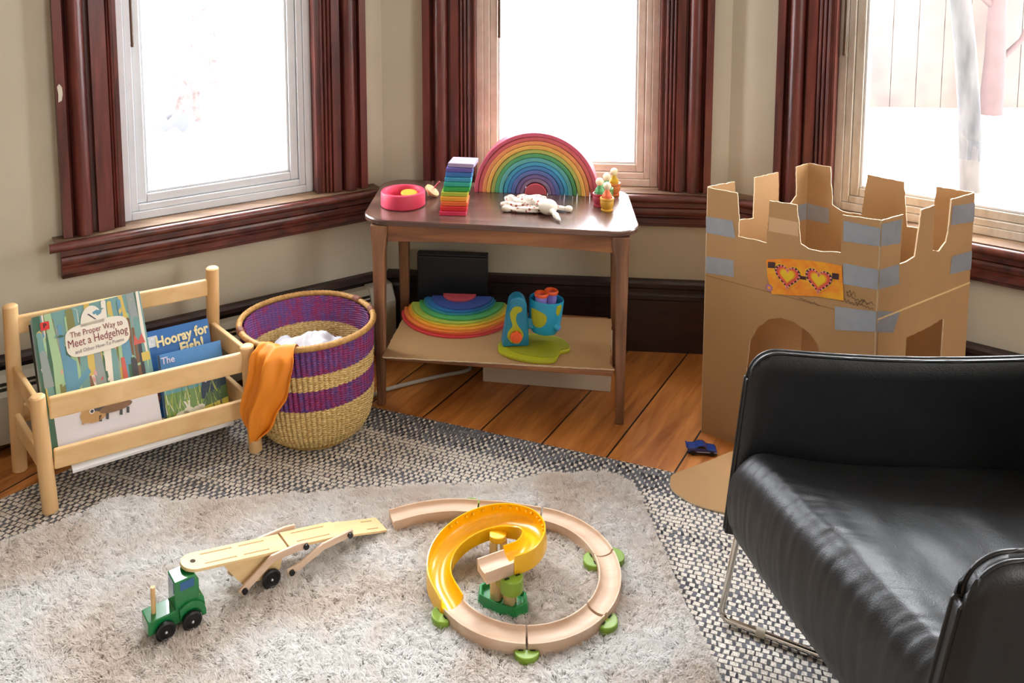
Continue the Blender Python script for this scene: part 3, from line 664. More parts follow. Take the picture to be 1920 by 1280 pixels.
m = M(); m.prism([(0, 0), (.018, 0), (.03, .05), (.008, hF - .05), (0, hF - .045)], .0004, .0008, XF); m.build('fish_picture', mat('fish_pink', 'c47a6c', .5, c2='2b2a55', vscale=60), fb_, world=True)
X2 = XF @ Matrix.Translation((-.006, 0, -.0135))
t = thing('picture_book', 'thin red edged picture book hidden behind the bright blue fish book', 'book', tuple(X2 @ Vector((0, 0, 0)))); bookbody(t, X2, .155, hF - .008, .008, None, PAGES, mat('cover_red', '8e3b30', .5))
X2 = XB @ Matrix.Translation((.003, 0, -.0095))
t = thing('picture_book', 'brown edged picture book pressed between the rabbit book and the fish book', 'book', tuple(X2 @ Vector((0, 0, 0)))); bookbody(t, X2, .14, hB - .02, .009, None, PAGES, mat('cover_brown', '5c3324', .5))

# ================================================================== RADIATOR AND CABLE
ht = thing('baseboard_heater', 'long beige metal baseboard heater along the wall under the left window', 'heater', tuple(FL_ @ Vector((-.55, -.03, 0))), math.radians(32.5))
HM = mat('beige_enamel', 'a8a392', .4, var=.04, vscale=10); HD = mat('heater_slot_dark', '1c1d1c', .6)
R = FL_ @ Matrix(((0, 0, 1, 0), (1, 0, 0, 0), (0, 1, 0, 0), (0, 0, 0, 1)))
m = M(); m.prism([(-.0285, .03), (-.032, .03), (-.032, .2), (-.060, .2), (-.075, .186), (-.0725, .184), (-.058, .196), (-.0285, .196)], -1.18, -.06, R); m.build('back_panel', HM, ht, world=True)
m = M(); m.prism([(-.086, .035), (-.089, .035), (-.089, .155), (-.080, .166), (-.078, .164), (-.086, .152)], -1.18, -.06, R); m.build('front_panel', HM, ht, world=True)
m = M(); m.prism([(-.034, .045), (-.080, .045), (-.080, .14), (-.034, .14)], -1.17, -.07, R); m.build('fins', HD, ht, world=True)
m = M(); m.prism([(-.05, .166), (-.074, .172), (-.073, .176), (-.05, .170)], -1.18, -.06, R); m.build('damper', HM, ht, world=True)
m = M(); m.prism([(-.0285, .012), (-.092, .012), (-.092, .158), (-.066, .204), (-.0285, .204)], -.085, -.005, R); m.build('end_cap', HM, ht, world=True, bevel=.003)
m = M(); m.prism([(-.0285, .012), (-.092, .012), (-.092, .158), (-.066, .204), (-.0285, .204)], -1.23, -1.18, R); m.build('end_cap', HM, ht, world=True, bevel=.003)
m = M(); m.tube(cat_rom([(-.36, 2.30, .006), (-.32, 2.345, .006), (-.244, 2.388, .006), (-.16, 2.43, .006), (-.094, 2.455, .006), (-.075, 2.48, .006), (-.09, 2.515, .006), (-.14, 2.540, .006)]), .0055, 8)
tag(m.build('power_cable', mat('white_cable', 'b9b6ac', .5), smooth=60), 'white electric cable curving over the floor under the wooden table', 'cable')

# ================================================================== BASKET
bk = thing('woven_basket', 'tall round straw basket with purple bands standing by the bookrack', 'basket', (-.468, 2.163, .0087))
def basket_mat(inner=False):
    m, t, n, l, b = nodes('straw_weave_in' if inner else 'straw_weave')
    tc = n.new('ShaderNodeTexCoord'); uv = n.new('ShaderNodeSeparateXYZ'); l.new(tc.outputs['UV'], uv.inputs[0])
    def mth(op, a, c=None):
        q = n.new('ShaderNodeMath'); q.operation = op
        for i, v in enumerate((a, c)):
            if v is None: continue
            if isinstance(v, (int, float)): q.inputs[i].default_value = v
            else: l.new(v, q.inputs[i])
        return q.outputs[0]
    mp = n.new('ShaderNodeMapping'); mp.inputs['Scale'].default_value = (120, 60, 1); l.new(tc.outputs['UV'], mp.inputs[0])
    nz_ = n.new('ShaderNodeTexNoise'); nz_.inputs['Scale'].default_value = 1; nz_.inputs['Detail'].default_value = 2; l.new(mp.outputs[0], nz_.inputs['Vector'])
    mp3 = n.new('ShaderNodeMapping'); mp3.inputs['Scale'].default_value = (40, 5, 1); l.new(tc.outputs['UV'], mp3.inputs[0])
    n3 = n.new('ShaderNodeTexNoise'); n3.inputs['Scale'].default_value = 1; l.new(mp3.outputs[0], n3.inputs['Vector'])
    def ramp(a, c, src, p0=.35, p1=.65):
        r = n.new('ShaderNodeValToRGB'); r.color_ramp.elements[0].position = p0; r.color_ramp.elements[1].position = p1
        r.color_ramp.elements[0].color = lin(a); r.color_ramp.elements[1].color = lin(c); l.new(src, r.inputs[0]); return r.outputs[0]
    straw = ramp('c79e55', 'f2d998', nz_.outputs[0]); p1_ = ramp('8f2650', '5a3f8c', nz_.outputs[0], .42, .58); p2_ = ramp('a8306a', '6e549c', n3.outputs[0], .42, .58)
    pm = n.new('ShaderNodeMix'); pm.data_type = 'RGBA'; pm.inputs[0].default_value = .5; l.new(p1_, pm.inputs[6]); l.new(p2_, pm.inputs[7])
    # bands by height, with a ragged woven border
    wig = mth('MULTIPLY', mth('SUBTRACT', n3.outputs[0], .5), .016)
    h = mth('ADD', uv.outputs[1], wig)
    band = None
    for lo, hi in ((.425, .61), (.75, 1.1)):
        q = mth('MULTIPLY', mth('GREATER_THAN', h, lo), mth('LESS_THAN', h, hi)); band = q if band is None else mth('MAXIMUM', band, q)
    mx = n.new('ShaderNodeMix'); mx.data_type = 'RGBA'; l.new(band, mx.inputs[0]); l.new(straw, mx.inputs[6]); l.new(pm.outputs[2], mx.inputs[7])
    l.new(mx.outputs[2], b.inputs['Base Color']); b.inputs['Roughness'].default_value = .6
    # vertical ribs crossed by rows of straw
    rib = mth('SINE', mth('MULTIPLY', uv.outputs[0], 2 * PI * 38)); row = mth('SINE', mth('ADD', mth('MULTIPLY', uv.outputs[1], 2 * PI * 46), mth('MULTIPLY', mth('SIGN', rib), PI / 2)))
    hh_ = mth('ADD', mth('MULTIPLY', mth('ABSOLUTE', rib), 1.0), mth('MULTIPLY', row, .45))
    bp = n.new('ShaderNodeBump'); bp.inputs['Strength'].default_value = .8; bp.inputs['Distance'].default_value = .003; l.new(hh_, bp.inputs['Height'])
    l.new(bp.outputs[0], b.inputs['Normal'])
    return m
BZ = .272 / .2985
BPR = [(.0, .002), (.075, .002), (.105, .006), (.126, .020), (.141, .045), (.150, .080), (.1545, .120), (.157, .165), (.160, .210), (.164, .260), (.1665, .296)]
BPR = [(r, z * BZ) for r, z in BPR]
def bprof(h):   # h 0..1 along the side wall from the foot
    z = BPR[2][1] + h * (BPR[-1][1] - BPR[2][1])
    for (r0, z0), (r1, z1) in zip(BPR[2:], BPR[3:]):
        if z <= z1: k = max(0, (z - z0) / (z1 - z0)); return r0 + (r1 - r0) * k, z
    return BPR[-1][0], z
def bwall(rin, name, mt):
    NU, NV = 456, 60
    vs = []; uv = []
    for i in range(NU):
        a = 2 * PI * i / NU
        for j in range(NV + 1):
            h = j / NV; r, z = bprof(h); r += .0042 * abs(math.sin(38 * a)) * (1 if rin == 0 else -1) + .0010 * math.sin(h * 2 * PI * 26 + (PI if math.sin(38 * a) > 0 else 0))
            sq = 1 + .012 * math.cos(4 * a + .5) + .010 * math.cos(2 * a)
            r = (r - rin) * (1 + (sq - 1) * h)
            vs.append((r * math.cos(a) - .026 * h, r * math.sin(a) + .040 * h, z)); uv.append((i / NU, h))
    fs = []
    for i in range(NU):
        for j in range(NV): fs.append((i * (NV + 1) + j, ((i + 1) % NU) * (NV + 1) + j, ((i + 1) % NU) * (NV + 1) + j + 1, i * (NV + 1) + j + 1))
    m = M(); m.add(vs, fs); o = m.build(name, mt, bk, smooth=180); me = o.data; ul = me.uv_layers.new(name='UVMap')
    for p in me.polygons:
        us = [uv[v][0] for v in p.vertices]; wrap = max(us) - min(us) > .5
        for li, v in zip(p.loop_indices, p.vertices): u_ = uv[v][0]; ul.data[li].uv = (u_ + 1 if wrap and u_ < .5 else u_, uv[v][1])
    return o
bwall(0, 'body', basket_mat()); bwall(.007, 'lining', basket_mat(True))
m = M(); m.lathe([(0, .002), (.110, .002), (.110, .006), (0, .006)], 32); m.build('bottom', mat('straw_plain', 'b08a45', .7), bk)
def rimpt(a, dr=0, dz=0):
    r = .1690 * (1 + .012 * math.cos(4 * a + .5) + .010 * math.cos(2 * a)) + dr; return (r * math.cos(a) - .026, r * math.sin(a) + .040, .272 + dz)
STR = mat('rim_straw', 'c79a55', .55, c2='9a6c34', vscale=120)
m = M(); NR = 260
m.tube([rimpt(2 * PI * i / NR) for i in range(NR)], [.0078 + .0008 * math.sin(i * 2 * PI / 2.6) for i in range(NR)], 10, closed=True); m.build('rim', STR, bk, smooth=60)
for a in (math.radians(205), math.radians(48), math.radians(20)):
    m = M(); 
    for k in range(-2, 3):
        c = Vector(rimpt(a + k * .022)); m.ball(c, .0098, 10, sc=(1, 1, 1.15))
    m.build('handle_binding', mat('brown_leather_strip', '7a4a34', .6, var=.2, vscale=80), bk, smooth=60)
# white cloth heap inside
def heap(u, v):
    a = 2 * PI * u; r = .128 * v; x = r * math.cos(a); y = r * math.sin(a)
    z = .20 + .058 * (1 - v ** 2.2) + .030 * nz(x * 16, y * 16, 3) + .014 * nz(x * 38, y * 38, 7) + .006 * abs(nz(x * 70, y * 20))
    return (x, y, z)
o = M().grid(heap, 72, 34, cu=True).build('white_cloth', mat('white_cotton', 'dfe3ea', .85), smooth=180); o.location = (-.490, 2.190, -.028)
tag(o, 'crumpled white cotton cloth heaped inside the purple striped basket', 'cloth')
# orange playsilk hanging over the rim
SL = cat_rom([(-.545, 2.105, .246), (-.558, 2.078, .276), (-.568, 2.060, .2925), (-.577, 2.043, .284), (-.588, 2.029, .268), (-.591, 2.012, .228), (-.605, 2.005, .183), (-.612, 2.0, .144), (-.600, 2.0, .106), (-.576, 2.0, .082)], 8)
SR = cat_rom([(-.478, 2.085, .240), (-.482, 2.058, .274), (-.484, 2.038, .2925), (-.484, 2.018, .284), (-.478, 1.998, .266), (-.485, 1.985, .219), (-.494, 1.99, .181), (-.514, 1.99, .150), (-.531, 1.99, .110), (-.566, 1.995, .078)], 8)
def silk(u, v):
    i = min(len(SL) - 1, v * (len(SL) - 1)); k = int(i); f = i - k; k2 = min(k + 1, len(SL) - 1)
    a = Vector(SL[k]).lerp(Vector(SL[k2]), f); b_ = Vector(SR[k]).lerp(Vector(SR[k2]), f)
    uu = u + .02 * nz(u * 5, v * 4)
    p = a.lerp(b_, uu); g = min(1, max(0, v - .16) * 4) * (1 - .4 * v)
    # folds run down the cloth and fan out from the rim
    wv = .0085 * math.sin(u * 11 + 1.2 + v * 1.8) + .0050 * math.sin(u * 23 + v * 5) + .0035 * nz(u * 9, v * 7, 3)
    p += Vector((-.45, -.89, 0)) * (wv * (.35 + .65 * g) + .010 * math.sin(PI * u) * g + (.011 * math.sin(PI * u) + .003) * min(1, v * 5))
    p.z += .004 * nz(u * 6, v * 9, 8) * v
    return tuple(p)
o = M().grid(silk, 80, 110).build('orange_scarf', mat('orange_silk', 'e08410', .6, var=.08, vscale=6), smooth=180)
md = o.modifiers.new('t', 'SOLIDIFY'); md.thickness = .0012; md.offset = 1
tag(o, 'thin orange playsilk scarf hanging over the rim of the basket', 'scarf')
# ================================================================== SIDE TABLE
TA = math.radians(-8.3)
tb = thing('side_table', 'worn brown wooden side table with lower shelf and tapered legs under the middle window', 'table', (.03, 2.40, 0), TA)
def topoutline(hw, hd, r, bulge=.012):
    out = []
    for x, y in rrect(2 * hw, 2 * hd, r, 10): out.append((x + bulge * (1 - (y / hd) ** 2) * (1 if x > 0 else -1) * (abs(x) > hw * .8), y + .010 * (1 - (x / hw) ** 2) * (1 if y > 0 else -1)))
    return out
m = M(); o1 = topoutline(.362, .188, .062); o2 = topoutline(.352, .178, .056)
o1 = [(x - .10 * (y + .17), y) for x, y in o1]; o2 = [(x - .10 * (y + .17), y) for x, y in o2]
n = len(o1); V = [(x, y, .512) for x, y in o2] + [(x, y, .517) for x, y in o1] + [(x, y, .5265) for x, y in o1] + [(x * .994, y * .99, .530) for x, y in o1]
# dense rounded outline so the bulge reads
F = [tuple(reversed(range(n)))] + [(k * n + i, k * n + (i + 1) % n, (k + 1) * n + (i + 1) % n, (k + 1) * n + i) for k in range(3) for i in range(n)] + [tuple(range(3 * n, 4 * n))]
m.add(V, F); m.build('table_top', TTOP, tb, smooth=25)
def leg(x, y, sx, sy, bx=0, by=0):
    m = M(); secs = [(.0, .011, 0, 0), (.25, .0145, 0, 0), (.44, .0175, 0, 0), (.470, .0205, -.002, -.0), (.487, .023, -.003, 0), (.512, .0235, -.003, 0)]
    V = []; 
    for z, w, ox, oy in secs:
        k = z / .512; cx = x + bx * (1 - k) + ox * sx; cy = y + by * (1 - k)
        V += [(cx - w, cy - w * .8, z), (cx + w, cy - w * .8, z), (cx + w, cy + w * .8, z), (cx - w, cy + w * .8, z)]
    F = [(3, 2, 1, 0)] + [(k * 4 + i, k * 4 + (i + 1) % 4, (k + 1) * 4 + (i + 1) % 4, (k + 1) * 4 + i) for k in range(5) for i in range(4)] + [(20, 21, 22, 23)]
    m.add(V, F); m.build('leg', TEAKZ, tb, bevel=.004)
leg(-.323, -.163, -1, -1); leg(.322, -.163, 1, -1); leg(-.335, .150, -1, 1); leg(.305, .155, 1, 1)
def apron(x0, x1, y, th=.016):
    m = M(); N = 16; pts = [(x0, .5118), (x1, .5118)] + [(x1 + (x0 - x1) * i / N, .466 + .008 * math.sin(PI * i / N)) for i in range(N + 1)]
    m.prism(pts, -th / 2, th / 2, Matrix.Translation((0, y, 0)) @ Matrix.Rotation(PI / 2, 4, 'X')); return m
apron(-.298, .300, -.166).build('apron', TEAK, tb, bevel=.002); apron(-.31, .285, .155).build('apron', TEAK, tb)
for x in (-.326, .306): m = M(); m.bb(x - .008, x + .008, -.15, .14, .472, .5118); m.build('apron', TEAK, tb)
m = M(); m.prism([(-.303, -.186), (.305, -.186), (.285, .140), (-.320, .140)], .139, .153); m.build('shelf', TEAK, tb, bevel=.003)
# cardboard sheet on the shelf
R4 = random.Random(2)
def ragged(pts, amp, step=.012):
    out = []
    for i in range(len(pts)):
        a = Vector(pts[i]); b = Vector(pts[(i + 1) % len(pts)]); L_ = (b - a).length; n_ = max(1, int(L_ / step))
        for k in range(n_): p = a.lerp(b, k / n_); out.append((p.x + R4.uniform(-amp, amp), p.y + R4.uniform(-amp, amp)))
    return out
m = M(); m.prism(ragged([(-.305, 2.246), (.309, 2.178), (.3, 2.21), (.340, 2.478), (-.268, 2.524)], .0012), .1532, .157, None, 1)
tag(m.build('cardboard_sheet', [CARD, CEDGE]), 'flat brown cardboard sheet covering the lower shelf of the side table', 'cardboard')
SZ = .157; TZ = .530

# ---- things under and behind
X = Matrix.Translation((-.132, 2.600, .0)) @ Matrix.Rotation(math.radians(-5.5), 4, 'Z')
bx = thing('black_box', 'flat black box standing against the wall behind the side table', 'box', (-.132, 2.600, 0), math.radians(-5.5))
BLK = mat('black_plastic', '16181f', .5)
m = M(); m.bb(-.108, .108, -.018, .012, 0, .305); m.build('body', BLK, bx, bevel=.004)
m = M(); m.bb(-.108, .108, -.019, .013, .306, .312); m.build('lid', BLK, bx, bevel=.002)
m = M(); X = frame(Vector((-.038, 2.409, .0)), Vector((.375, -.062, 0)), Vector((.062, .375, 0)))
m.bb(0, .365, 0, .12, .0, .128, X)
tag(m.build('storage_box', mat('pale_box_board', 'cfc3b2', .7), bevel=.002), 'pale low box standing on the floor under the table shelf', 'box')

# ---- half discs on the shelf
HC = ['c93a3f', 'd9573f', 'e07a3a', 'e39a35', 'd9bb3b', 'a3b84a', '4d9e58', '2f8a9a', '2b6fa8', '3a4f94', 'b5484f']
HN = ['red', 'coral', 'orange', 'amber', 'yellow', 'lime green', 'green', 'teal', 'blue', 'indigo', 'small red']
for i, (c, nm_) in enumerate(zip(HC, HN)):
    r = (.170, .166, .160, .154, .147, .139, .125, .107, .101, .088, .049)[i]; N = 40
    pts = [(r * math.cos(PI + PI * k / N), r * math.sin(PI + PI * k / N)) for k in range(N + 1)]
    t = M().prism(pts, 0, .0055).build('half_disc', mat('stain_' + c, c, .45, var=.05, vscale=40), bevel=.0012)
    t.location = (-.110 + .0006 * i + .004 * math.sin(i * 2.3), 2.520 - .0006 * i + .003 * math.sin(i * 1.9), SZ + .0056 * i); t.rotation_euler = (0, 0, math.radians(-3 + 1.5 * math.sin(i * 1.7)))
    tag(t, nm_ + (' half disc of wood at the bottom of the stack on the shelf' if i == 0 else ' half disc of wood on top of the stack on the shelf' if i == 10 else ' half disc of wood between the %s and %s ones on the shelf' % (HN[i - 1], HN[i + 1])), 'wooden half disc', 'rainbow half discs stacked on the table shelf')

# ---- toy microscope
TOYB = mat('toy_blue', '1f9bc4', .35); TOYD = mat('toy_blue_dark', '1d7ea0', .4); LIME = mat('toy_lime', 'a8a91e', .45); ORG = mat('toy_orange', 'e2592a', .4); PUR = mat('toy_purple', '8d7fce', .4)
ms = thing('toy_microscope', 'blue and lime plastic toy microscope with orange knob and twin purple eyepieces on the shelf', 'toy', (.100, 2.30, SZ), math.radians(-8))
bp_ = [(-.093, -.02), (-.085, -.052), (-.05, -.078), (.0, -.092), (.045, -.092), (.068, -.080), (.074, -.055), (.078, -.035), (.100, -.02), (.102, .0), (.090, .03), (.06, .055), (.0, .065), (-.05, .05), (-.085, .02)]
bps = [p[:2] for p in cat_rom([(x, y, 0) for x, y in bp_] + [(*bp_[0], 0)], 4)][:-1]
m = M(); m.prism(bps, 0, .010); m.build('base', LIME, ms, bevel=.003)
m = M(); m.prism([(x * .86 + .012, y * .8) for x, y in bps], .010, .0113); m.build('tray', mat('toy_lime_dark', '8f9119', .5), ms)
def tower(hw, h, n=18):
    pts = [(-hw, 0), (hw, 0)]; 
    for i in range(n + 1):
        a = PI * i / n; pts.append((.66 * hw * math.cos(a) + .006, h - .028 + .028 * math.sin(a)))
    return pts
TX = Matrix.Translation((-.048, -.005, .0103)) @ Matrix.Rotation(math.radians(14), 4, 'Z') @ Matrix.Rotation(PI / 2, 4, 'X')
m = M(); m.prism(tower(.037, .140), -.022, .022, TX); m.build('tower', TOYD, ms, bevel=.006, seg=3, smooth=60)
sq = cat_rom([(-.012, .012, 0), (-.024, .030, 0), (-.020, .047, 0), (-.010, .060, 0), (-.014, .078, 0), (-.016, .098, 0), (-.004, .114, 0), (.014, .112, 0), (.016, .101, 0), (.004, .094, 0), (.000, .078, 0), (.006, .060, 0), (.016, .046, 0), (.020, .030, 0), (.008, .010, 0), (-.012, .012, 0)], 4)[:-1]
m = M(); m.prism([p[:2] for p in sq], .022, .0236, TX); m.build('swirl_panel', LIME, ms, bevel=.0006)
kp = [(( .0165 if i % 2 else .0148) * math.cos(2 * PI * i / 40), (.0165 if i % 2 else .0148) * math.sin(2 * PI * i / 40)) for i in range(40)]
m = M(); m.prism(kp, .0236, .033, TX @ Matrix.Translation((.0, .031, 0))); kn = m.build('knob', ORG, ms, bevel=.001)
m = M(); m.prism([(.010 * math.cos(2 * PI * i / 24), .010 * math.sin(2 * PI * i / 24)) for i in range(24)], .033, .0345, TX @ Matrix.Translation((.0, .031, 0))); m.build('knob_cap', ORG, kn, bevel=.0008)
BX = Matrix.Translation((.031, .018, .058)) @ Matrix.Rotation(math.radians(4), 4, 'Y') @ Matrix.Diagonal((1.2, 1.2, 1.2, 1))
m = M(); m.lathe([(.0, -.016), (.028, -.015), (.034, -.006), (.037, .02), (.039, .062), (.0385, .064), (.035, .062), (.033, .03), (0, .03)], 36, BX, 1.02, .82); m.build('head', TOYB, ms, smooth=50)
def onbarrel(pts, a0, r=.0385):
    pts = [p[:2] for p in cat_rom([(x, y, 0) for x, y in pts] + [(*pts[0], 0)], 4)][:-1]
    n = len(pts); cx = sum(p[0] for p in pts) / n; cy = sum(p[1] for p in pts) / n; V = []; F = []
    def rad(z):
        pr = [(.034, -.006), (.037, .02), (.039, .062)]
        for (r0, z0), (r1, z1) in zip(pr, pr[1:]):
            if z <= z1: return r0 + (r1 - r0) * (z - z0) / (z1 - z0)
        return .039
    for k in range(6):
        for x, y in pts:
            q = k / 5; X_ = cx + (x - cx) * (1 - q * .98); Y_ = cy + (y - cy) * (1 - q * .98); R_ = rad(Y_) + (.0004 if k == 0 else .0014)
            V.append(BX @ Vector((math.cos(a0 + X_ / r) * R_ * 1.02, math.sin(a0 + X_ / r) * R_ * .82, Y_)))
    F = [(k * n + i, k * n + (i + 1) % n, (k + 1) * n + (i + 1) % n, (k + 1) * n + i) for k in range(5) for i in range(n)] + [tuple(range(5 * n, 6 * n))]
    return M().add(V, F)
blob = [(-.020, .044), (-.010, .046), (.008, .042), (.018, .034), (.018, .018), (.008, .006), (-.006, .004), (-.016, .012), (-.020, .028)]
onbarrel(blob, math.radians(-112), .036).build('spot_panel', LIME, ms, smooth=180)
onbarrel([(-.008, .058), (.004, .060), (.008, .05), (.0, .034), (-.008, .042)], math.radians(-38), .037).build('spot_panel', LIME, ms, smooth=180)
for ex, ey in ((.024, .012), (.045, .034)):
    E_ = BX @ Matrix.Translation((ex - .036, ey - .022 , .028))
    m = M(); m.lathe([(0, 0), (.0135, 0), (.0135, .045), (.010, .045), (.010, .01), (0, .01)], 24, E_); e_ = m.build('eyepiece', PUR, ms, smooth=50)
    m = M(); m.lathe([(.0125, .043), (.0155, .044), (.0165, .049), (.0145, .0515), (.0098, .0505), (.0098, .044), (.0125, .043)], 24, E_); m.build('eyepiece_rim', ORG, e_, smooth=60)
m = M(); m.cyl((.060, .0, .066), (.072, -.004, .058), .010, 14); ns = m.build('side_nose', TOYB, ms, smooth=60)
m = M(); m.cyl((.070, -.003, .0600), (.0745, -.005, .0565), .006, 14); m.build('button', PUR, ms, smooth=60)
m = M(); m.bb(-.030, .004, -.008, .012, .055, .085); m.build('hinge', TOYD, ms, bevel=.003)

# ================================================================== ON THE TABLE
RC = ['c4566c', 'c95f62', 'd98a55', 'd9a553', 'aab35c', '4f9662', '57a2a2', '46a0c6', '3f7fb5', '5565a0', '706095', '84708f']
RN = ['outermost crimson', 'red', 'orange', 'amber', 'lime green', 'green', 'teal', 'sky blue', 'blue', 'indigo', 'purple', 'smallest mauve']
rbx = Matrix.Translation((.1185, 2.512, TZ)) @ Matrix.Rotation(math.radians(-7.5), 4, 'Z')
w = (.180 - .034) / 12
for i in range(12):
    ro = .180 - i * w; ri = ro - w + .0011; N = 44
    pts = [(ro * math.cos(PI * k / N), ro * math.sin(PI * k / N) * 1.01) for k in range(N + 1)] + [(ri * math.cos(PI * k / N), ri * math.sin(PI * k / N) * 1.01) for k in range(N, -1, -1)]
    m = M(); d2 = .035 - .0006 * (i % 3)
    m.prism(pts, -d2, d2, Matrix.Rotation(PI / 2, 4, 'X'))
    o = m.build('rainbow_arch', mat('arch_' + RC[i], RC[i], .5, var=.07, vscale=60), bevel=.0015, smooth=30)
    o.matrix_basis = rbx @ Matrix.Translation((.0004 * math.sin(i * 2), .006 + .0012 * math.sin(i * 1.9), 0))
    tag(o, RN[i] + (' wooden arch of the standing rainbow on the table' if i == 0 else ' wooden arch of the standing rainbow, around the red core' if i == 11 else ' wooden arch of the standing rainbow, inside the %s one' % RN[i - 1]), 'wooden arch', 'arches of the standing wooden rainbow')
m = M(); r = .0325; m.prism([(r * math.cos(PI * k / 30), r * math.sin(PI * k / 30)) for k in range(31)], -.035, .035, Matrix.Rotation(PI / 2, 4, 'X'))
o = m.build('rainbow_core', mat('core_red', 'b34a55', .5), bevel=.0015, smooth=30); o.matrix_basis = rbx @ Matrix.Translation((0, .004, 0))
tag(o, 'solid dusty red half round block at the centre of the wooden rainbow', 'wooden block')

# ---- stack of coloured tiles
TCc = ['cf3557', 'cf2f33', 'dd6a33', 'e09a35', 'a5b53c', '2f9a48', '2a9a8c', '3b93b8', '2f69a8', '5f55a0', 'a596b5']
TNn = ['pink', 'red', 'orange', 'amber', 'lime', 'green', 'turquoise', 'light blue', 'dark blue', 'violet', 'pale lavender']
for i in range(11):
    o = M().box((0, .034, .0056), (.0715, .068, .0112)).build('wooden_tile', mat('tile_' + TCc[i], TCc[i], .45, var=.05, vscale=50), bevel=.0012)
    k = i / 10; x = -.1165 + .019 * k + (.0 if i < 10 else .002) - (.0035 if i in (4, 3) else 0); y = 2.291 + .038 * k
    o.location = (x, y, TZ + .0122 * i); o.rotation_euler = (0, 0, math.radians(-3.5 - 6 * (i == 10)))
    tag(o, TNn[i] + (' square wooden tile at the bottom of the stepped stack on the table' if i == 0 else ' square wooden tile on top of the stepped stack on the table' if i == 10 else ' square wooden tile between the %s and %s ones on the table' % (TNn[i - 1], TNn[i + 1])), 'wooden tile', 'rainbow tiles stacked on the table')
# ---- pink bowl with discs
PK = mat('pink_stain', 'd03a58', .5, var=.05, vscale=30)
o = M().lathe([(0, 0), (.058, 0), (.0615, .003), (.0615, .038), (.0595, .0415), (.051, .0415), (.0495, .038), (.049, .008), (0, .007)], 48).build('round_bowl', PK, smooth=35); o.location = (-.259, 2.387, TZ)
tag(o, 'shallow round pink wooden bowl at the left end of the table', 'bowl')
for i, (dx, dy, c, nm_, tl) in enumerate(((-.012, -.008, 'd9603f', 'orange', .12), (.016, .010, 'e09c2f', 'yellow', .1))):
    o = M().lathe([(0, 0), (.022, 0), (.0235, .002), (.0235, .0055), (.022, .0075), (0, .0075)], 28).build('wooden_coin', mat('coin_' + c, c, .5), smooth=35)
    o.location = (-.259 + dx, 2.387 + dy, TZ + .012 + (.014 if i == 1 else 0.001)); o.rotation_euler = (tl, tl * .6, 0)
    tag(o, nm_ + ' wooden disc lying in the pink bowl', 'wooden disc', 'discs in the pink bowl')
# ---- spinning top
st = thing('spinning_top', 'pale wooden spinning top with red stem leaning behind the tile stack', 'spinning top', (-.183, 2.455, TZ + .020))
SX = Matrix.Rotation(math.radians(38), 4, 'Y') @ Matrix.Rotation(math.radians(8), 4, 'X')
m = M(); m.lathe([(0, -.020), (.004, -.017), (.012, -.010), (.0225, -.003), (.0225, .003), (.010, .009), (.003, .012), (0, .012)], 24, SX); m.build('disc', mat('maple', 'c9a673', .5, var=.08, vscale=30), st, smooth=35)
m = M(); m.lathe([(.003, .011), (.0022, .034), (.0026, .036), (0, .037)], 12, SX); m.build('stem', mat('top_red', 'a03338', .45), st, smooth=60)
# ---- knotted cloth doll
dl = thing('cloth_doll', 'floppy knotted cloth comforter doll with white head and speckled body on the table', 'cloth doll', (.113, 2.352, TZ))
def dmat():
    m, t, n, l, b = nodes('speckled_cloth')
    tc = n.new('ShaderNodeTexCoord'); v = n.new('ShaderNodeTexVoronoi'); v.inputs['Scale'].default_value = 90; l.new(tc.outputs['Object'], v.inputs['Vector'])
    r = n.new('ShaderNodeValToRGB'); r.color_ramp.elements[0].position = .30; r.color_ramp.elements[1].position = .36
    r.color_ramp.elements[0].color = lin('a2584a'); r.color_ramp.elements[1].color = lin('e6ddd2'); l.new(v.outputs['Distance'], r.inputs[0]); l.new(r.outputs[0], b.inputs['Base Color'])
    b.inputs['Roughness'].default_value = .9; return m
SPK = dmat(); CREAM = mat('cream_cotton', 'e5dfd0', .9, bump=.3, bscale=50)
def limb(name, pts, mt, wr=.15):
    c = cat_rom([(p[0], p[1] * 1.55, p[2] * 1.25, p[3] * 1.22) for p in pts], 6); m = M(); N = len(c); vs = []; K = 18
    for i, p in enumerate(c):
        a = Vector(c[max(0, i - 1)][:3]); b2 = Vector(c[min(N - 1, i + 1)][:3]); tt = (b2 - a); tt.normalize(); sd = tt.cross(Vector((0, 0, 1))).normalized(); up = sd.cross(tt)
        for k in range(K):
            an = 2 * PI * k / K; r = p[3] * (1 + wr * math.sin(an * 5 + i * .4) + .12 * nz(i * .5, k * .6, len(pts)))
            q = Vector(p[:3]) + sd * math.cos(an) * r + up * math.sin(an) * r * .62; q.z = max(.0005, q.z); vs.append(q)
    fs = [(i * K + k, i * K + (k + 1) % K, (i + 1) * K + (k + 1) % K, (i + 1) * K + k) for i in range(N - 1) for k in range(K)]
    fs += [tuple(range(K)), tuple(range((N - 1) * K, N * K))]
    m.add(vs, fs); return m.build(name, mt, dl, smooth=180)
limb('body', [(.020, -.018, .012, .020), (.006, -.004, .013, .025), (-.020, .010, .012, .024), (-.045, .016, .010, .016), (-.060, .020, .008, .012)], SPK)
limb('arm', [(.018, -.022, .010, .012), (-.02, -.024, .008, .011), (-.055, -.022, .007, .009), (-.075, -.016, .006, .006)], SPK)
limb('arm', [(.03, -.010, .010, .010), (.055, -.014, .008, .008), (.075, -.018, .007, .006)], SPK)
limb('leg', [(-.03, .012, .010, .010), (-.055, .020, .010, .010), (-.074, .024, .013, .0145), (-.088, .024, .010, .009)], SPK)
limb('leg', [(-.02, .002, .009, .010), (-.055, -.002, .008, .009), (-.085, .004, .009, .011), (-.100, .006, .007, .006)], SPK)
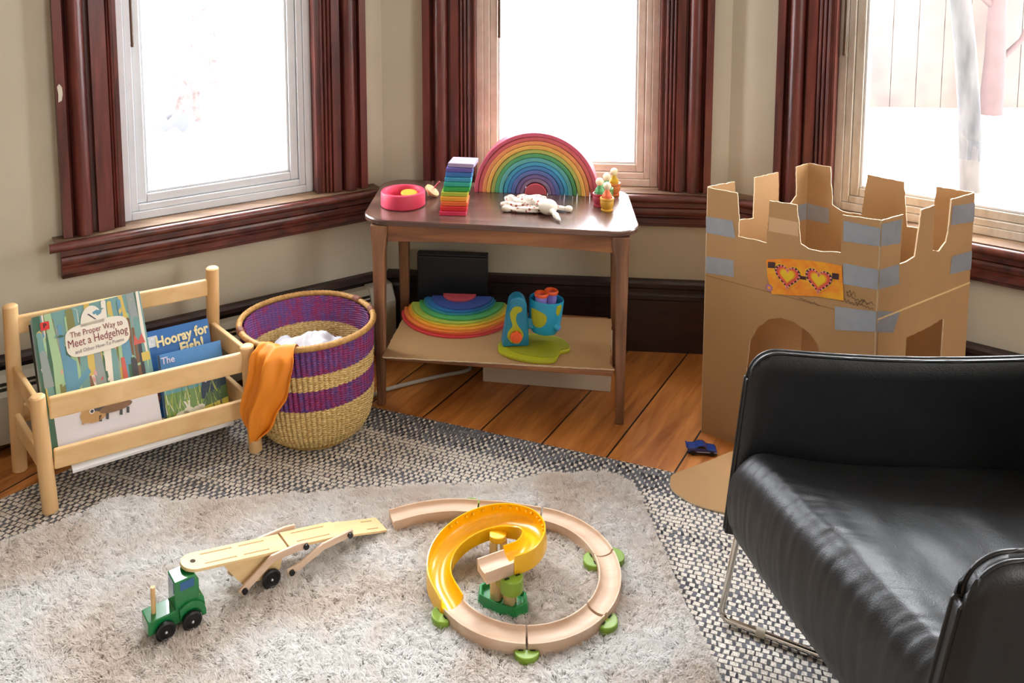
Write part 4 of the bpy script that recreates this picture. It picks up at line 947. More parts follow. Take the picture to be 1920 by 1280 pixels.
limb('leg', [(-.015, .024, .009, .008), (-.035, .040, .010, .011), (-.050, .046, .009, .009)], SPK)
m = M(); m.ball((.084, -.030, .0095), .0095, 14, sc=(1.2, 1, .9)); m.build('hand_knot', CREAM, dl, smooth=180)
m = M(); m.ball((-.083, -.027, .0095), .0108, 14, sc=(1.5, 1, .85)); m.build('hand_knot', CREAM, dl, smooth=180)
m = M(); m.ball((.027, -.052, .0215), .0245, 22, sc=(1.05, 1.05, .86)); m.build('head', CREAM, dl, smooth=180)
m = M(); m.tube(cat_rom([(.036, -.074, .018), (.045, -.092, .012), (.050, -.108, .009), (.056, -.122, .007)], 5), [.0085, .0075, .0075, .006, .0075, .0085, .008, .007, .006, .0055, .006, .0055, .004, .003, .002, .001][:16], 12); m.build('hat_tip', CREAM, dl, smooth=180)
# ---- peg people in cups
def cup(x, y, c, label):
    o = M().lathe([(0, 0), (.0155, 0), (.0165, .0015), (.0165, .004), (.0135, .0065), (.0165, .011), (.0185, .020), (.0182, .0285), (.0175, .0295), (.0192, .031), (.0195, .0345), (.0185, .037), (.0155, .037), (.0145, .034), (.0145, .008), (0, .007)], 32).build('wooden_cup', mat('cup_' + c, c, .45, var=.06, vscale=50), smooth=40)
    o.location = (x, y, TZ); tag(o, label, 'wooden cup', 'cups holding the peg people'); return o
def peg(x, y, c, label):
    t = thing('peg_person', label, 'peg figure', (x, y, TZ + .0086), 0, 'peg people standing in cups')
    m = M(); m.lathe([(0, 0), (.0125, 0), (.0130, .012), (.0118, .030), (.0085, .042), (.0055, .0505), (0, .052)], 24); m.build('body', mat('peg_' + c, c, .5), t, smooth=50)
    m = M(); m.ball((0, 0, .0600), .0112, 18); m.build('head', mat('bare_wood_ball', 'ecdcbc', .5), t, smooth=180)
    m = M(); m.lathe([(.0105, .038), (.0132, .033), (.0136, .034), (.0098, .041)], 12); m.build('collar', mat('peg_' + c, c, .5), t)
for x, y, cc, pc, l1, l2 in ((.303, 2.336, 'c4932c', 'dd6a3c', 'yellow wooden cup at the front of the row of four', 'peg person in orange, the front one of the four'),
                     (.287, 2.377, 'a83347', '4a9a5c', 'crimson wooden cup behind and left of the yellow one', 'peg person in green standing in the crimson cup'),
                     (.313, 2.425, '5d8f48', '3f9a56', 'green wooden cup mostly hidden behind the yellow one', 'peg person in green, third from the front'),
                     (.341, 2.478, 'cf7238', 'd0a51f', 'orange wooden cup at the back of the row by the window', 'peg person in yellow at the back of the row')):
    cup(x, y, cc, l1); peg(x, y, pc, l2)

# ================================================================== CARDBOARD CASTLE
cs = thing('cardboard_castle', 'large brown cardboard play castle with battlements and silver tape by the right window', 'play castle', (.534, 2.156, 0))
cA, cB, cC, cD = Vector((.534, 2.156, 0)), Vector((.860, 1.908, 0)), Vector((1.175, 2.108, 0)), Vector((.856, 2.356, 0))
def cframe(P, Q):   # x along the wall, y up, z outward (away from the castle middle)
    X = frame(P, Q - P, Vector((0, 0, 1)))
    mid = (cA + cC) / 2
    zc = X.to_3x3() @ Vector((0, 0, 1)); flip = -1 if zc.dot(mid - P) > 0 else 1
    return X, flip
def panel(name, P, Q, outl, fold=None):
    X, fl = cframe(P, Q); th = .0035
    pts = []
    for i in range(len(outl)):   # rough scissor cuts on all but the straight sides
        a = Vector(outl[i]); b = Vector(outl[(i + 1) % len(outl)]); L_ = (b - a).length; straight = (abs(a.x - b.x) < .012 and L_ > .3) or max(a.y, b.y) < .01
        n_ = 1 if straight else max(1, int(L_ / .009))
        for k in range(n_):
            p = a.lerp(b, k / n_); j = 0 if (k == 0) else .0011
            pts.append((p.x + R4.uniform(-j, j), p.y + R4.uniform(-j, j)))
    m = M(); z0, z1 = (0, th) if fl > 0 else (-th, 0)
    m.prism(pts, z0, z1, X, 1); o = m.build(name, [CARD, CEDGE], cs, world=True)
    return o, X, fl
LAB = .4096
oAB, XAB, fAB = panel('front_wall', cA, cB, [(0, 0), (.114, 0), (.116, .22), (.122, .285), (.138, .319), (.165, .349), (.197, .362), (.229, .359), (.261, .345), (.282, .323), (.292, .293), (.298, .22), (.300, 0), (LAB, 0), (LAB, .648), (.328, .644), (.327, .554), (.290, .548), (.254, .547), (.236, .555), (.224, .647), (.158, .645), (.154, .539), (.12, .541), (.083, .540), (.084, .581), (.077, .649), (0, .649)])
oBC, XBC, fBC = panel('side_wall', cB, cC, [(0, 0), (.113, 0), (.116, .344), (.19, .347), (.269, .355), (.264, 0), (.3731, 0), (.3731, .650), (.272, .650), (.266, .57), (.259, .548), (.232, .530), (.205, .537), (.202, .648), (.149, .645), (.140, .58), (.133, .537), (.10, .531), (.075, .531), (.080, .647), (0, .647)])
oAD, XAD, fAD = panel('far_side_wall', cA, cD, [(0, 0), (.379, 0), (.379, .656), (.331, .653), (.336, .573), (.300, .545), (.265, .56), (.259, .649), (.169, .648), (.169, .539), (.116, .543), (.100, .56), (.095, .648), (.0, .650)])
oDC, XDC, fDC = panel('back_wall', cD, cC, [(0, 0), (.404, 0), (.404, .650), (.320, .649), (.316, .54), (.286, .534), (.257, .532), (.245, .648), (.154, .652), (.144, .541), (.096, .540), (.068, .553), (.059, .656), (0, .657)])
def onpanel(X, fl, pts, off, th, mt, name, bev=0, parent=None):
    z0, z1 = (off, off + th) if fl > 0 else (-off - th, -off)
    return M().prism(pts, z0, z1, X).build(name, mt, parent or cs, world=True, bevel=bev)
def tape(X, fl, pts, side=1):
    # subdivided, slightly crinkled strip
    (x0, y0), (x1, y1), (x2, y2), (x3, y3) = pts     # upper left, upper right, lower right, lower left
    def fn(u, v):
        a = Vector((x0 + (x1 - x0) * u, y0 + (y1 - y0) * u)); b = Vector((x3 + (x2 - x3) * u, y3 + (y2 - y3) * u)); p = a.lerp(b, v)
        z = .0040 + .0009 * abs(nz(p.x * 60, p.y * 60, 1)) if side > 0 else -.0006 - .0006 * abs(nz(p.x * 60, p.y * 60, 1))
        return X @ Vector((p.x, p.y, z * fl))
    M().grid(fn, 14, 8).build('tape_strip', DUCT, cs, world=True, smooth=180)
for q in ([(-.003, .574), (.067, .577), (.076, .534), (-.001, .532)], [(0, .471), (.073, .477), (.075, .434), (0, .427)], [(.331, .631), (.411, .630), (.411, .588), (.332, .583)], [(.334, .531), (.411, .534), (.411, .487), (.336, .482)], [(.320, .424), (.411, .436), (.411, .388), (.322, .368)]): tape(XAB, fAB, q)
for q in ([(-.001, .640), (.073, .637), (.071, .581), (-.001, .588)], [(-.001, .534), (.071, .532), (.075, .484), (-.001, .488)], [(-.001, .438), (.084, .414), (.062, .371), (-.001, .388)], [(.278, .633), (.3745, .625), (.3745, .577), (.275, .586)], [(.286, .506), (.3745, .503), (.3745, .455), (.283, .462)]): tape(XBC, fBC, q)
tape(XDC, fDC, [(.001, .545), (.060, .541), (.062, .499), (.001, .499)], -1); tape(XAD, fAD, [(.343, .546), (.377, .545), (.377, .499), (.346, .500)], -1)
onpanel(XAB, fAB, [(.158, .605), (.228, .606), (.230, .572), (.158, .570)], .0036, .0004, mat('paper_tape', 'c3a079', .6), 'paper_tape')
# scored folds
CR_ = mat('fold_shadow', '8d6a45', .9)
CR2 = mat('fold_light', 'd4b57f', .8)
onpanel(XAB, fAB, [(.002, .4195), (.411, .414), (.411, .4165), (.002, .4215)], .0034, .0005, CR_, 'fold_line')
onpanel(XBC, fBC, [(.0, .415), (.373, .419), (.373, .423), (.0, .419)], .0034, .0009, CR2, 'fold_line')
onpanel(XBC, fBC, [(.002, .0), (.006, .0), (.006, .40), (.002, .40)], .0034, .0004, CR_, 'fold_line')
# flap cut from the gate, folded down on to the rug
fp = [(.405, 1.923), (.418, 1.953), (.473, 1.984), (.525, 2.012), (.565, 2.036), (.630, 2.073), (.745, 1.986), (.70, 1.90), (.62, 1.83), (.56, 1.808), (.510, 1.815), (.453, 1.840), (.418, 1.874), (.404, 1.90)]
m = M(); m.prism([p[:2] for p in cat_rom([(x, y, 0) for x, y in fp[:6]], 3)] + [p[:2] for p in cat_rom([(x, y, 0) for x, y in fp[6:]] + [(*fp[0], 0)], 5)][:-1], .0098, .0135, None, 1); m.build('gate_flap', [CARD, CEDGE], cs, world=True)
# picture of heart glasses taped to the gate wall
ST = [(.155, .498), (.20, .511), (.244, .518), (.29, .523), (.331, .524), (.335, .485), (.339, .443), (.28, .438), (.22, .425), (.172, .416), (.160, .455)]
pic = onpanel(XAB, fAB, ST, .0042, .0008, mat('mask_yellow', 'e0a21c', .45, c2='d8701a', vscale=26), 'picture_card')
def heart(cx, cy, s, n=36, rot=0):
    out = []
    for i in range(n):
        t_ = 2 * PI * i / n; x = 16 * math.sin(t_) ** 3; y = 13 * math.cos(t_) - 5 * math.cos(2 * t_) - 2 * math.cos(3 * t_) - math.cos(4 * t_)
        x *= s / 17; y *= s / 16; out.append((cx + x * math.cos(rot) - y * math.sin(rot), cy + x * math.sin(rot) + y * math.cos(rot)))
    return out
G = [mat('glasses_dark', '3a1a24', .5), mat('glasses_red', 'cf4c3c', .5), mat('glasses_yellow', 'd9b51c', .5), mat('glasses_orange', 'db8a1f', .5), mat('glasses_pink', 'f0a0a0', .5), mat('flower_mauve', 'a06a8c', .5)]
m = M(); o0 = .0051
def pp(k, pts, lv): m.mat(k).prism(pts, *((o0 + lv * .00025, o0 + (lv + 1) * .00025) if fAB > 0 else (-o0 - (lv + 1) * .00025, -o0 - lv * .00025)), XAB)
for hx, hy in ((.208, .4705), (.281, .4785)):
    pp(2, heart(hx, hy, .0355), 0)
    pp(0, heart(hx, hy, .033), 1); pp(1, heart(hx, hy, .0275), 2); pp(3, heart(hx, hy + .001, .021), 3); pp(2, heart(hx, hy + .001, .017), 4)
    for i, (x, y) in enumerate(heart(hx, hy, .030, 26)):
        pp(4, [(x + .0022 * math.cos(a), y + .0022 * math.sin(a)) for a in [PI * k / 4 for k in range(8)]], 5); pp(1, [(x + .0010 * math.cos(a), y + .0010 * math.sin(a)) for a in [PI * k / 3 for k in range(6)]], 6)
pp(0, [(.160, .479), (.178, .482), (.178, .497), (.160, .494)], 1.5); pp(0, [(.311, .489), (.326, .490), (.326, .504), (.311, .503)], 1.5); pp(0, [(.237, .470), (.252, .471), (.252, .479), (.237, .478)], 1.6)
pp(5, [(.165 + (.0105 if i % 2 else .007) * math.cos(PI * i / 8), .430 + (.0105 if i % 2 else .007) * math.sin(PI * i / 8)) for i in range(16)], 1); pp(3, [(.165 + .004 * math.cos(PI * i / 6), .430 + .004 * math.sin(PI * i / 6)) for i in range(12)], 2)
m.build('heart_glasses_print', G, pic, world=True)
# upside-down handwriting in black marker
PEN = mat('marker_ink', '2a2018', .6)
def scrawl(x0, x1, y, h, seed, slope=0):
    r_ = random.Random(seed); pts = []; x = x0; k = 0
    N = int((x1 - x0) / .0021)
    for i in range(N + 1):
        u = i / N; a = [0, h * r_.uniform(.55, 1), h * r_.uniform(.1, .3), -h * .1][i % 4] if r_.random() > .12 else -h * .9
        pts.append(XAB @ Vector((x0 + (x1 - x0) * u + r_.uniform(-.0006, .0006), y + slope * u - a, .0040 * fAB)))
    M().tube([p[:] for p in cat_rom([tuple(p) for p in pts], 3)], .00035, 5).build('handwriting', PEN, cs, world=True)
scrawl(.236, .286, .4235, .0045, 3, -.006); scrawl(.343, .364, .468, .0055, 5, -.004); scrawl(.345, .404, .456, .0055, 8, -.006); scrawl(.334, .404, .4435, .0050, 11, -.002)
# ================================================================== BLACK LEATHER ARMCHAIR
def leather():
    m, t, n, l, b = nodes('black_leather')
    tc = n.new('ShaderNodeTexCoord')
    n1 = n.new('ShaderNodeTexVoronoi'); n1.inputs['Scale'].default_value = 420; l.new(tc.outputs['Object'], n1.inputs['Vector'])
    n2 = n.new('ShaderNodeTexNoise'); n2.inputs['Scale'].default_value = 7; n2.inputs['Detail'].default_value = 7; n2.inputs['Distortion'].default_value = .5; l.new(tc.outputs['Object'], n2.inputs['Vector'])
    r = n.new('ShaderNodeValToRGB'); r.color_ramp.elements[0].color = lin('0b0d10'); r.color_ramp.elements[1].color = lin('1a1d20'); l.new(n2.outputs[0], r.inputs[0]); l.new(r.outputs[0], b.inputs['Base Color'])
    rr = n.new('ShaderNodeMapRange'); rr.inputs[3].default_value = .36; rr.inputs[4].default_value = .52; l.new(n2.outputs[0], rr.inputs[0]); l.new(rr.outputs[0], b.inputs['Roughness'])
    b1 = n.new('ShaderNodeBump'); b1.inputs['Strength'].default_value = .25; b1.inputs['Distance'].default_value = .0006; l.new(n1.outputs['Distance'], b1.inputs['Height'])
    b2 = n.new('ShaderNodeBump'); b2.inputs['Strength'].default_value = .35; b2.inputs['Distance'].default_value = .006; l.new(n2.outputs[0], b2.inputs['Height']); l.new(b1.outputs[0], b2.inputs['Normal'])
    l.new(b2.outputs[0], b.inputs['Normal']); return m
LE = leather(); PIPE = mat('leather_piping', '0b0c0e', .45)
ch = thing('armchair', 'low black leather armchair on a thin chrome sled base in the right foreground', 'armchair', (.70, 1.26, .0085))
CH = Vector((0, 0, 0))
# curved shell panel: outline in (along, z); placed on a line with thickness outward
def armpanel(name, P, Q, prof, th, outn):
    # P front bottom reference, Q rear; prof(u) -> (zlow, ztop, lean) over the length
    P = Vector(P); Q = Vector(Q); d = (Q - P); L_ = d.length; d.normalize(); on = Vector(outn).normalized()
    NU, NV = 60, 20; vs = []
    def pt(u, v, side):
        # v 0 bottom .. 1 top ; the front top corner is rounded
        zl, zt, bx, bo = prof(u); R_ = .055
        x = L_ * u
        z = zl + (zt - zl) * v
        k = (z - zl)
        fx = -.006 + (z - .2) * bx            # the front edge leans back with height
        xx = fx + x
        # round the front top corner and thin the panel towards its free edges
        zz = z
        if x < R_: zz = min(z, zt - (R_ - math.sqrt(max(0, R_ * R_ - (R_ - x) ** 2))))
        dd = R_ - math.hypot(R_ - x, zz - (zt - R_)) if (x < R_ and zz > zt - R_) else min(x, zt - zz)
        kk = min(1, max(0, dd) / .020); edge = .42 + .58 * math.sqrt(max(0, 1 - (1 - kk) ** 2))
        bul = .008 * math.sin(PI * min(1, v)) * kk
        off = on * (side * th / 2 * edge + (bul * .5 if side < 0 else bul) * side)
        return P + d * xx + Vector((0, 0, zz)) + off
    m = M()
    G1 = [[pt((i / NU) ** 2.2, j / NV, 1) for j in range(NV + 1)] for i in range(NU + 1)]; G2 = [[pt((i / NU) ** 2.2, j / NV, -1) for j in range(NV + 1)] for i in range(NU + 1)]
    V = [p for r in G1 for p in r] + [p for r in G2 for p in r]; o = (NU + 1) * (NV + 1); F = []
    q = lambda i, j, s: s * o + i * (NV + 1) + j
    for i in range(NU):
        for j in range(NV): F.append((q(i, j, 0), q(i + 1, j, 0), q(i + 1, j + 1, 0), q(i, j + 1, 0))); F.append((q(i, j, 1), q(i, j + 1, 1), q(i + 1, j + 1, 1), q(i + 1, j, 1)))
        F.append((q(i, 0, 0), q(i, 0, 1), q(i + 1, 0, 1), q(i + 1, 0, 0))); F.append((q(i, NV, 0), q(i + 1, NV, 0), q(i + 1, NV, 1), q(i, NV, 1)))
    for j in range(NV): F.append((q(0, j, 0), q(0, j + 1, 0), q(0, j + 1, 1), q(0, j, 1))); F.append((q(NU, j, 0), q(NU, j, 1), q(NU, j + 1, 1), q(NU, j + 1, 0)))
    m.add(V, F); a = m.build(name, LE, ch, smooth=60, world=True)
    for s in (0, 1):   # piping along the rim on both faces
        G_ = (G1, G2)[s]; path = [G_[0][j] for j in range(0, NV)] + [G_[i][NV] for i in range(0, NU + 1)]
        path = [tuple(p + on * (.0008 if s == 0 else -.0008)) for p in path]
        path = [p for k, p in enumerate(path) if k == 0 or (Vector(p) - Vector(path[k - 1])).length > .0008]
        M().tube(path, .0028, 6).build('piping', PIPE, a, smooth=60, world=True)
    return a
FZ = lambda u: .530 - .012 * math.sin(PI * min(1, u * 1.25)) + .05 * max(0, u - .75)
armpanel('armrest', (.437, 1.535, 0), (1.13, 1.50, 0), lambda u: (.175, FZ(u), .10, .0), .026, (0, 1, 0))
armpanel('armrest', (.506, .980, 0), (1.20, 1.02, 0), lambda u: (.150, .540 + .05 * max(0, u - .75), .20, .0), .036, (0, -1, 0))
# backrest, mostly outside the picture
def bk_(u, v):
    y = 1.02 + .49 * u; z = .17 + .50 * v; x = 1.05 + .10 * v + .03 * math.sin(PI * u); return (x, y, z)
m = M(); m.grid(bk_, 30, 24); m.grid(lambda u, v: (bk_(u, v)[0] + .07 - .05 * v, bk_(u, v)[1], bk_(u, v)[2] + .008), 30, 24)
o = M(); NU, NV = 30, 24
fr_ = [bk_(i / NU, j / NV) for i in range(NU + 1) for j in range(NV + 1)]; bc = [(p[0] + .06 - .03 * ((p[2] - .17) / .5) ** 3, p[1], p[2]) for p in fr_]
F = []; q = lambda i, j, s: s * (NU + 1) * (NV + 1) + i * (NV + 1) + j
for i in range(NU):
    for j in range(NV): F.append((q(i, j, 0), q(i + 1, j, 0), q(i + 1, j + 1, 0), q(i, j + 1, 0))); F.append((q(i, j, 1), q(i, j + 1, 1), q(i + 1, j + 1, 1), q(i + 1, j, 1)))
    F.append((q(i, 0, 0), q(i, 0, 1), q(i + 1, 0, 1), q(i + 1, 0, 0))); F.append((q(i, NV, 0), q(i + 1, NV, 0), q(i + 1, NV, 1), q(i, NV, 1)))
for j in range(NV): F.append((q(0, j, 0), q(0, j + 1, 0), q(0, j + 1, 1), q(0, j, 1))); F.append((q(NU, j, 0), q(NU, j, 1), q(NU, j + 1, 1), q(NU, j + 1, 0)))
o.add(fr_ + bc, F); o.build('backrest', LE, ch, smooth=60, world=True, bevel=.008)
# seat: closed loft, u from the far arm to the near arm, v around the section
def seat():
    NU, NV = 120, 96; vs = []
    for i in range(NU + 1):
        u = i / NU
        yf = 1.519 + (1.008 - 1.519) * u          # along the front
        xf = .430 + (.562 - .430) * u - .010 * math.sin(PI * u)
        # section in (depth from the front edge, z)
        sec = []
        crown = .5 + .5 * math.sin(PI * min(1, max(0, u))) ** .6
        top = .345 + .014 * math.sin(PI * u) ** .5
        P_ = [(.012, .172), (.000, .205), (-.004, .250), (.000, .300), (.012, .332), (.035, .352), (.065, .353), (.11, .345), (.18, .336), (.28, .330), (.40, .326), (.52, .322), (.63, .32)]
        P_ = [(a, b + (top - .352) * (b > .3)) for a, b in P_]
        c = cat_rom([(a, b, 0) for a, b in P_], 6)
        cc = [p[:2] for p in c]
        for k, (a, b) in enumerate(cc):
            x = xf + a * (1.0); y = yf + (1.26 - yf) * .0
            # pillow: sides drop down into the arms
            if b > .26:
                e = min(u, 1 - u) / .055
                if e < 1: b -= .030 * (1 - e) ** 2 * (1.4 if u > .5 else .7)
                # puckers running back from the rounded front edge
                fr = math.exp(-((a - .03) / .055) ** 2)
                b += .0016 * fr * nz(y * 60, a * 9, 2) + .0010 * fr * nz(y * 150, a * 14, 4)
                b += .0035 * nz(y * 9 + x * 6, x * 16, 9) * min(1, a / .1) + .0009 * nz(y * 22, x * 40, 5) * min(1, a / .1)
            if b > .19 and a < .03 and b < .345: x += .0012 * nz(y * 70, b * 8, 6) + .0009 * nz(y * 170, b * 9, 8)
            vs.append((x, y, b))
        vs.append((xf + .63, yf, .172))
    n = len(vs) // (NU + 1); fs = [(i * n + k, (i + 1) * n + k, (i + 1) * n + (k + 1) % n, i * n + (k + 1) % n) for i in range(NU) for k in range(n)]
    fs += [tuple(range(n)), tuple(range(NU * n, (NU + 1) * n))]
    M().add(vs, fs).build('seat', LE, ch, smooth=60, world=True)
seat()
CHR = mat('chrome', 'c9c4ba', .14, metal=1)
def wire(pts, name='sled_frame', r=.0058):
    return M().tube(pts, r, 12).build(name, CHR, ch, smooth=60, world=True)
def rounded(pts, r=.02, n=6):
    out = [pts[0]]
    for i in range(1, len(pts) - 1):
        p = Vector(pts[i]); a = (Vector(pts[i - 1]) - p).normalized() * r; b = (Vector(pts[i + 1]) - p).normalized() * r
        for k in range(n + 1): t_ = k / n; out.append(tuple((p + a) * (1 - t_) ** 2 + p * 2 * t_ * (1 - t_) + (p + b) * t_ ** 2))
    out.append(pts[-1]); return out
FT = .0085 + .0086
wire(rounded([(.452, 1.520, .20), (.418, 1.512, FT), (.80, 1.302, FT), (1.10, 1.46, FT), (1.10, 1.46, .24)]))
wire(rounded([(.585, 1.03, .18), (.562, 1.03, FT), (.80, 1.27, FT), (1.12, 1.08, FT), (1.12, 1.08, .24)]))
m = M(); a = Vector((.476, 1.480, FT)); b = Vector((.490, 1.4725, FT)); m.cyl(a, b, .0084, 16); m.build('plastic_glide', mat('clear_plastic', 'b5ac9a', .35), ch, smooth=60, world=True)

# ================================================================== WOODEN TRUCK AND TRAILER
GRN = mat('green_paint', '12743a', .18, coat=.6); WHL = mat('black_wheel', '101114', .35); PIN = mat('silver_pin', 'c9ccd0', .3, metal=.8)
tk = thing('toy_truck', 'green wooden toy truck cab with black wheels and a wooden peg on the shag rug', 'toy truck', (-.606, 1.467, RUGZ - .003), math.radians(37))
def wheel(parent, x, y, r, s, w=.008, r0=.0028):
    Xw = Matrix.Translation((x, y, r)) @ Matrix.Rotation(PI / 2, 4, 'X')
    m = M(); m.lathe([(0, -w / 2), (r * .8, -w / 2), (r, -w / 2 + .0015), (r, w / 2 - .0015), (r * .8, w / 2), (r * .72, w / 2 - .001), (0, w / 2 - .001)], 32, Xw); wo = m.build('wheel', WHL, parent, smooth=35)
    m = M(); m.ball((x, y - s * (w / 2 + .0004), r), r0, 10); m.build('hub_pin', PIN, wo, smooth=180)
# body along +x = rearward; -y = near side
XS = Matrix.Rotation(PI / 2, 4, 'X')
m = M(); m.prism([(-.028, .016), (-.028, .042), (.020, .042), (.020, .0955), (.058, .0955), (.064, .085), (.064, .052), (.072, .046), (.074, .030), (.072, .016)], -.0205, .0205, XS); m.build('body', GRN, tk, bevel=.002, seg=3)
for s in (-1, 1):
    Y = s * .0205; 
    m = M(); m.prism([(.026, .044)] + [(.046 - .028 * math.cos(a), .020 + .030 * math.sin(a)) for a in [math.radians(55 + 5 * i) for i in range(0, 25)]] + [(.074, .014), (.066, .014)] + [(.046 + .0195 * math.cos(a), .0165 + .0195 * math.sin(a)) for a in [math.radians(10 * i) for i in range(0, 17)]], *( (Y, Y + .005) if s > 0 else (Y - .005, Y)), Matrix.Rotation(PI / 2, 4, 'X') @ Matrix.Diagonal((1, 1, -1, 1))); m.build('fender', GRN, tk, bevel=.0015)
    m = M(); m.bb(.030, .055, Y + (0 if s > 0 else -.0006), Y + (.0006 if s > 0 else 0), .076, .092); m.build('window_panel', mat('window_blue', '16588a', .2, coat=.5), tk)
    wheel(tk, 0.0, s * .0260, .0175, 1 if s < 0 else -1); wheel(tk, .046, s * .0300, .0175, 1 if s < 0 else -1)
m = M(); m.bb(.0192, .0199, -.015, .015, .072, .092); m.build('windscreen', mat('window_blue', '16588a', .2, coat=.5), tk)
m = M(); m.cyl((-.012, 0, .040), (-.012, 0, .092), .0042, 14); m.build('smokestack_peg', PINEZ, tk, smooth=50)
m = M(); m.cyl((.050, 0, .0950), (.050, 0, .0962), .004, 12); m.build('hitch_peg', PINEZ, tk, smooth=50)

tr = thing('toy_trailer', 'pale wooden car-carrier trailer with lowered ramp hitched to the green toy truck', 'toy trailer', (-.569, 1.507, RUGZ - .003), math.radians(36.5))
# deck slopes from .098 at the hitch to .040 at the hinge, then the ramp to the rug (heights over the rug)
def slab(p0, p1, w, th, name, rounded_=False, grooves=()):
    p0 = Vector(p0); p1 = Vector(p1); d = p1 - p0; X = frame(p0, d, Vector((0, 1, 0))); L_ = d.length
    m = M()
    if rounded_: pts = [(-0 + w / 2 - w / 2 * math.cos(a), w / 2 * math.sin(a)) for a in [math.radians(-90 + 10 * i) for i in range(19)]] + [(L_, w / 2), (L_, -w / 2)]
    else: pts = [(0, -w / 2), (L_, -w / 2), (L_, w / 2), (0, w / 2)]
    m.prism(pts, -th, 0, X); o = m.build(name, PLY, tr, bevel=.0008)
    g = M()
    for a, b in grooves:
        for s in (-1, 1):
            g.bb(a, b, s * w * .28 - .0014, s * w * .28 + .0014, -.0002, .0003, X); g.lathe([(0, 0), (.0018, 0), (.0018, .0005), (0, .0005)], 8, X @ Matrix.Translation((b, s * w * .28, 0)))
    if grooves: g.build('track_groove', mat('groove_shade_wood', 'a9824e', .7), o)
    return o, X
dk, DX = slab((-.012, 0, .106), (.185, 0, .064), .052, .006, 'deck', True, ((.04, .10), (.115, .165)))
g = M(); g.lathe([(0, 0), (.005, 0), (.005, .0006), (0, .0006)], 20, DX @ Matrix.Translation((.022, 0, 0))); g.build('hitch_hole', mat('hole_dark', '3a2a18', .8), dk)
slab((.188, 0, .066), (.300, 0, .042), .052, .006, 'ramp', False, ((.02, .09),)); slab((.296, 0, .0405), (.405, 0, .007), .050, .005, 'ramp_end', False, ((.07, .095),))
# chassis below the deck
m = M(); m.prism([(.055, .088), (.085, .040), (.098, .022), (.150, .016), (.170, .024), (.180, .062), (.10, .078)], -.019, .019, XS); m.build('chassis', PLY, tr, bevel=.001)
for s in (-1, 1):
    y = s * .031; kb = []
    def bar(pts, w, nm_, yy):
        c = [Vector((p[0], yy, p[1])) for p in pts]; up_, dn = [], []
        for i, p in enumerate(c):
            a = c[max(0, i - 1)]; b = c[min(len(c) - 1, i + 1)]; t_ = (b - a).normalized(); nn = Vector((-t_.z, 0, t_.x)); up_.append(p + nn * w / 2); dn.append(p - nn * w / 2)
        e0 = [c[0] + Vector((math.cos(a) * w / 2, 0, math.sin(a) * w / 2)) for a in [math.radians(110 + 20 * i) for i in range(8)]]
        poly = [(p.x, p.z) for p in up_ + dn[::-1]]
        m = M(); m.prism(poly, -yy - .0028, -yy + .0028, XS); return m.build(nm_, BEECH, tr, bevel=.0012)
    a1 = bar([(.086, .020), (.100, .030), (.150, .062), (.200, .062), (.222, .058)], .015, 'side_arm', y)
    y2 = -.0335 if s < 0 else .0300; a2 = bar([(.178, .020), (.205, .024), (.255, .042 if s < 0 else .034), (.320, .044 if s < 0 else .024)], .014, 'side_arm', y2)
    for (px, pz), par, yy in (((.093, .024), a1, y), ((.218, .0585), a1, y), ((.186, .020), a2, y2), ((.312, .043 if s < 0 else .024), a2, y2)):
        m = M(); m.cyl((px, yy + s * .002, pz), (px, yy + s * .0075, pz), .0055, 16); m.build('black_knob', WHL, par, smooth=40)
    wheel(tr, .148, s * .0275, .0185, 1 if s < 0 else -1, .008, .0025)

# ================================================================== MARBLE TRACK
RC_ = (.057, 1.598); TB = RUGZ - .004
tprof = [(-.0215, 0), (.0215, 0), (.0215, .024), (.0190, .024)] + [(.0175 * math.cos(a), .0215 - .0075 * math.sin(a)) for a in [PI * i / 8 for i in range(9)]] + [(-.0190, .024), (-.0215, .024)]
def ringpts(a0, a1, n=24, r=.165): return [(RC_[0] + r * math.cos(math.radians(a0 + (a1 - a0) * i / n)), RC_[1] + r * math.sin(math.radians(a0 + (a1 - a0) * i / n)), TB) for i in range(n + 1)]
def track(path, label):
    c = Vector(path[len(path) // 2]); m = M(); m.sweep(tprof, [(p[0] - c.x, p[1] - c.y, p[2] - c.z) for p in path])
    o = m.build('wooden_track', BEECH, smooth=35, bevel=.0005); o.location = c
    return tag(o, label, 'toy track', 'wooden sections of the ball track')
track(ringpts(214.5, 268.5), 'curved wooden track section at lower left, joined to the yellow slide')
track(ringpts(269.7, 319.5), 'curved wooden track section nearest the viewer at lower right of the loop')
track(ringpts(321.5, 375), 'curved wooden track section at the right side of the loop')
track(ringpts(376, 436) + [], 'curved wooden track section at the upper right running behind the yellow slide')
top_ = [tuple(p) for p in cat_rom([(.093, 1.759, TB), (.02, 1.776, TB), (-.038, 1.783, TB)], 8)]
track(top_, 'short wooden track section at the back hidden behind the yellow slide')
track([tuple(p) for p in cat_rom([(-.041, 1.7835, TB), (-.10, 1.787, TB), (-.165, 1.775, TB), (-.222, 1.752, TB)], 8)], 'loose curved wooden track section branching off to the left at the back')
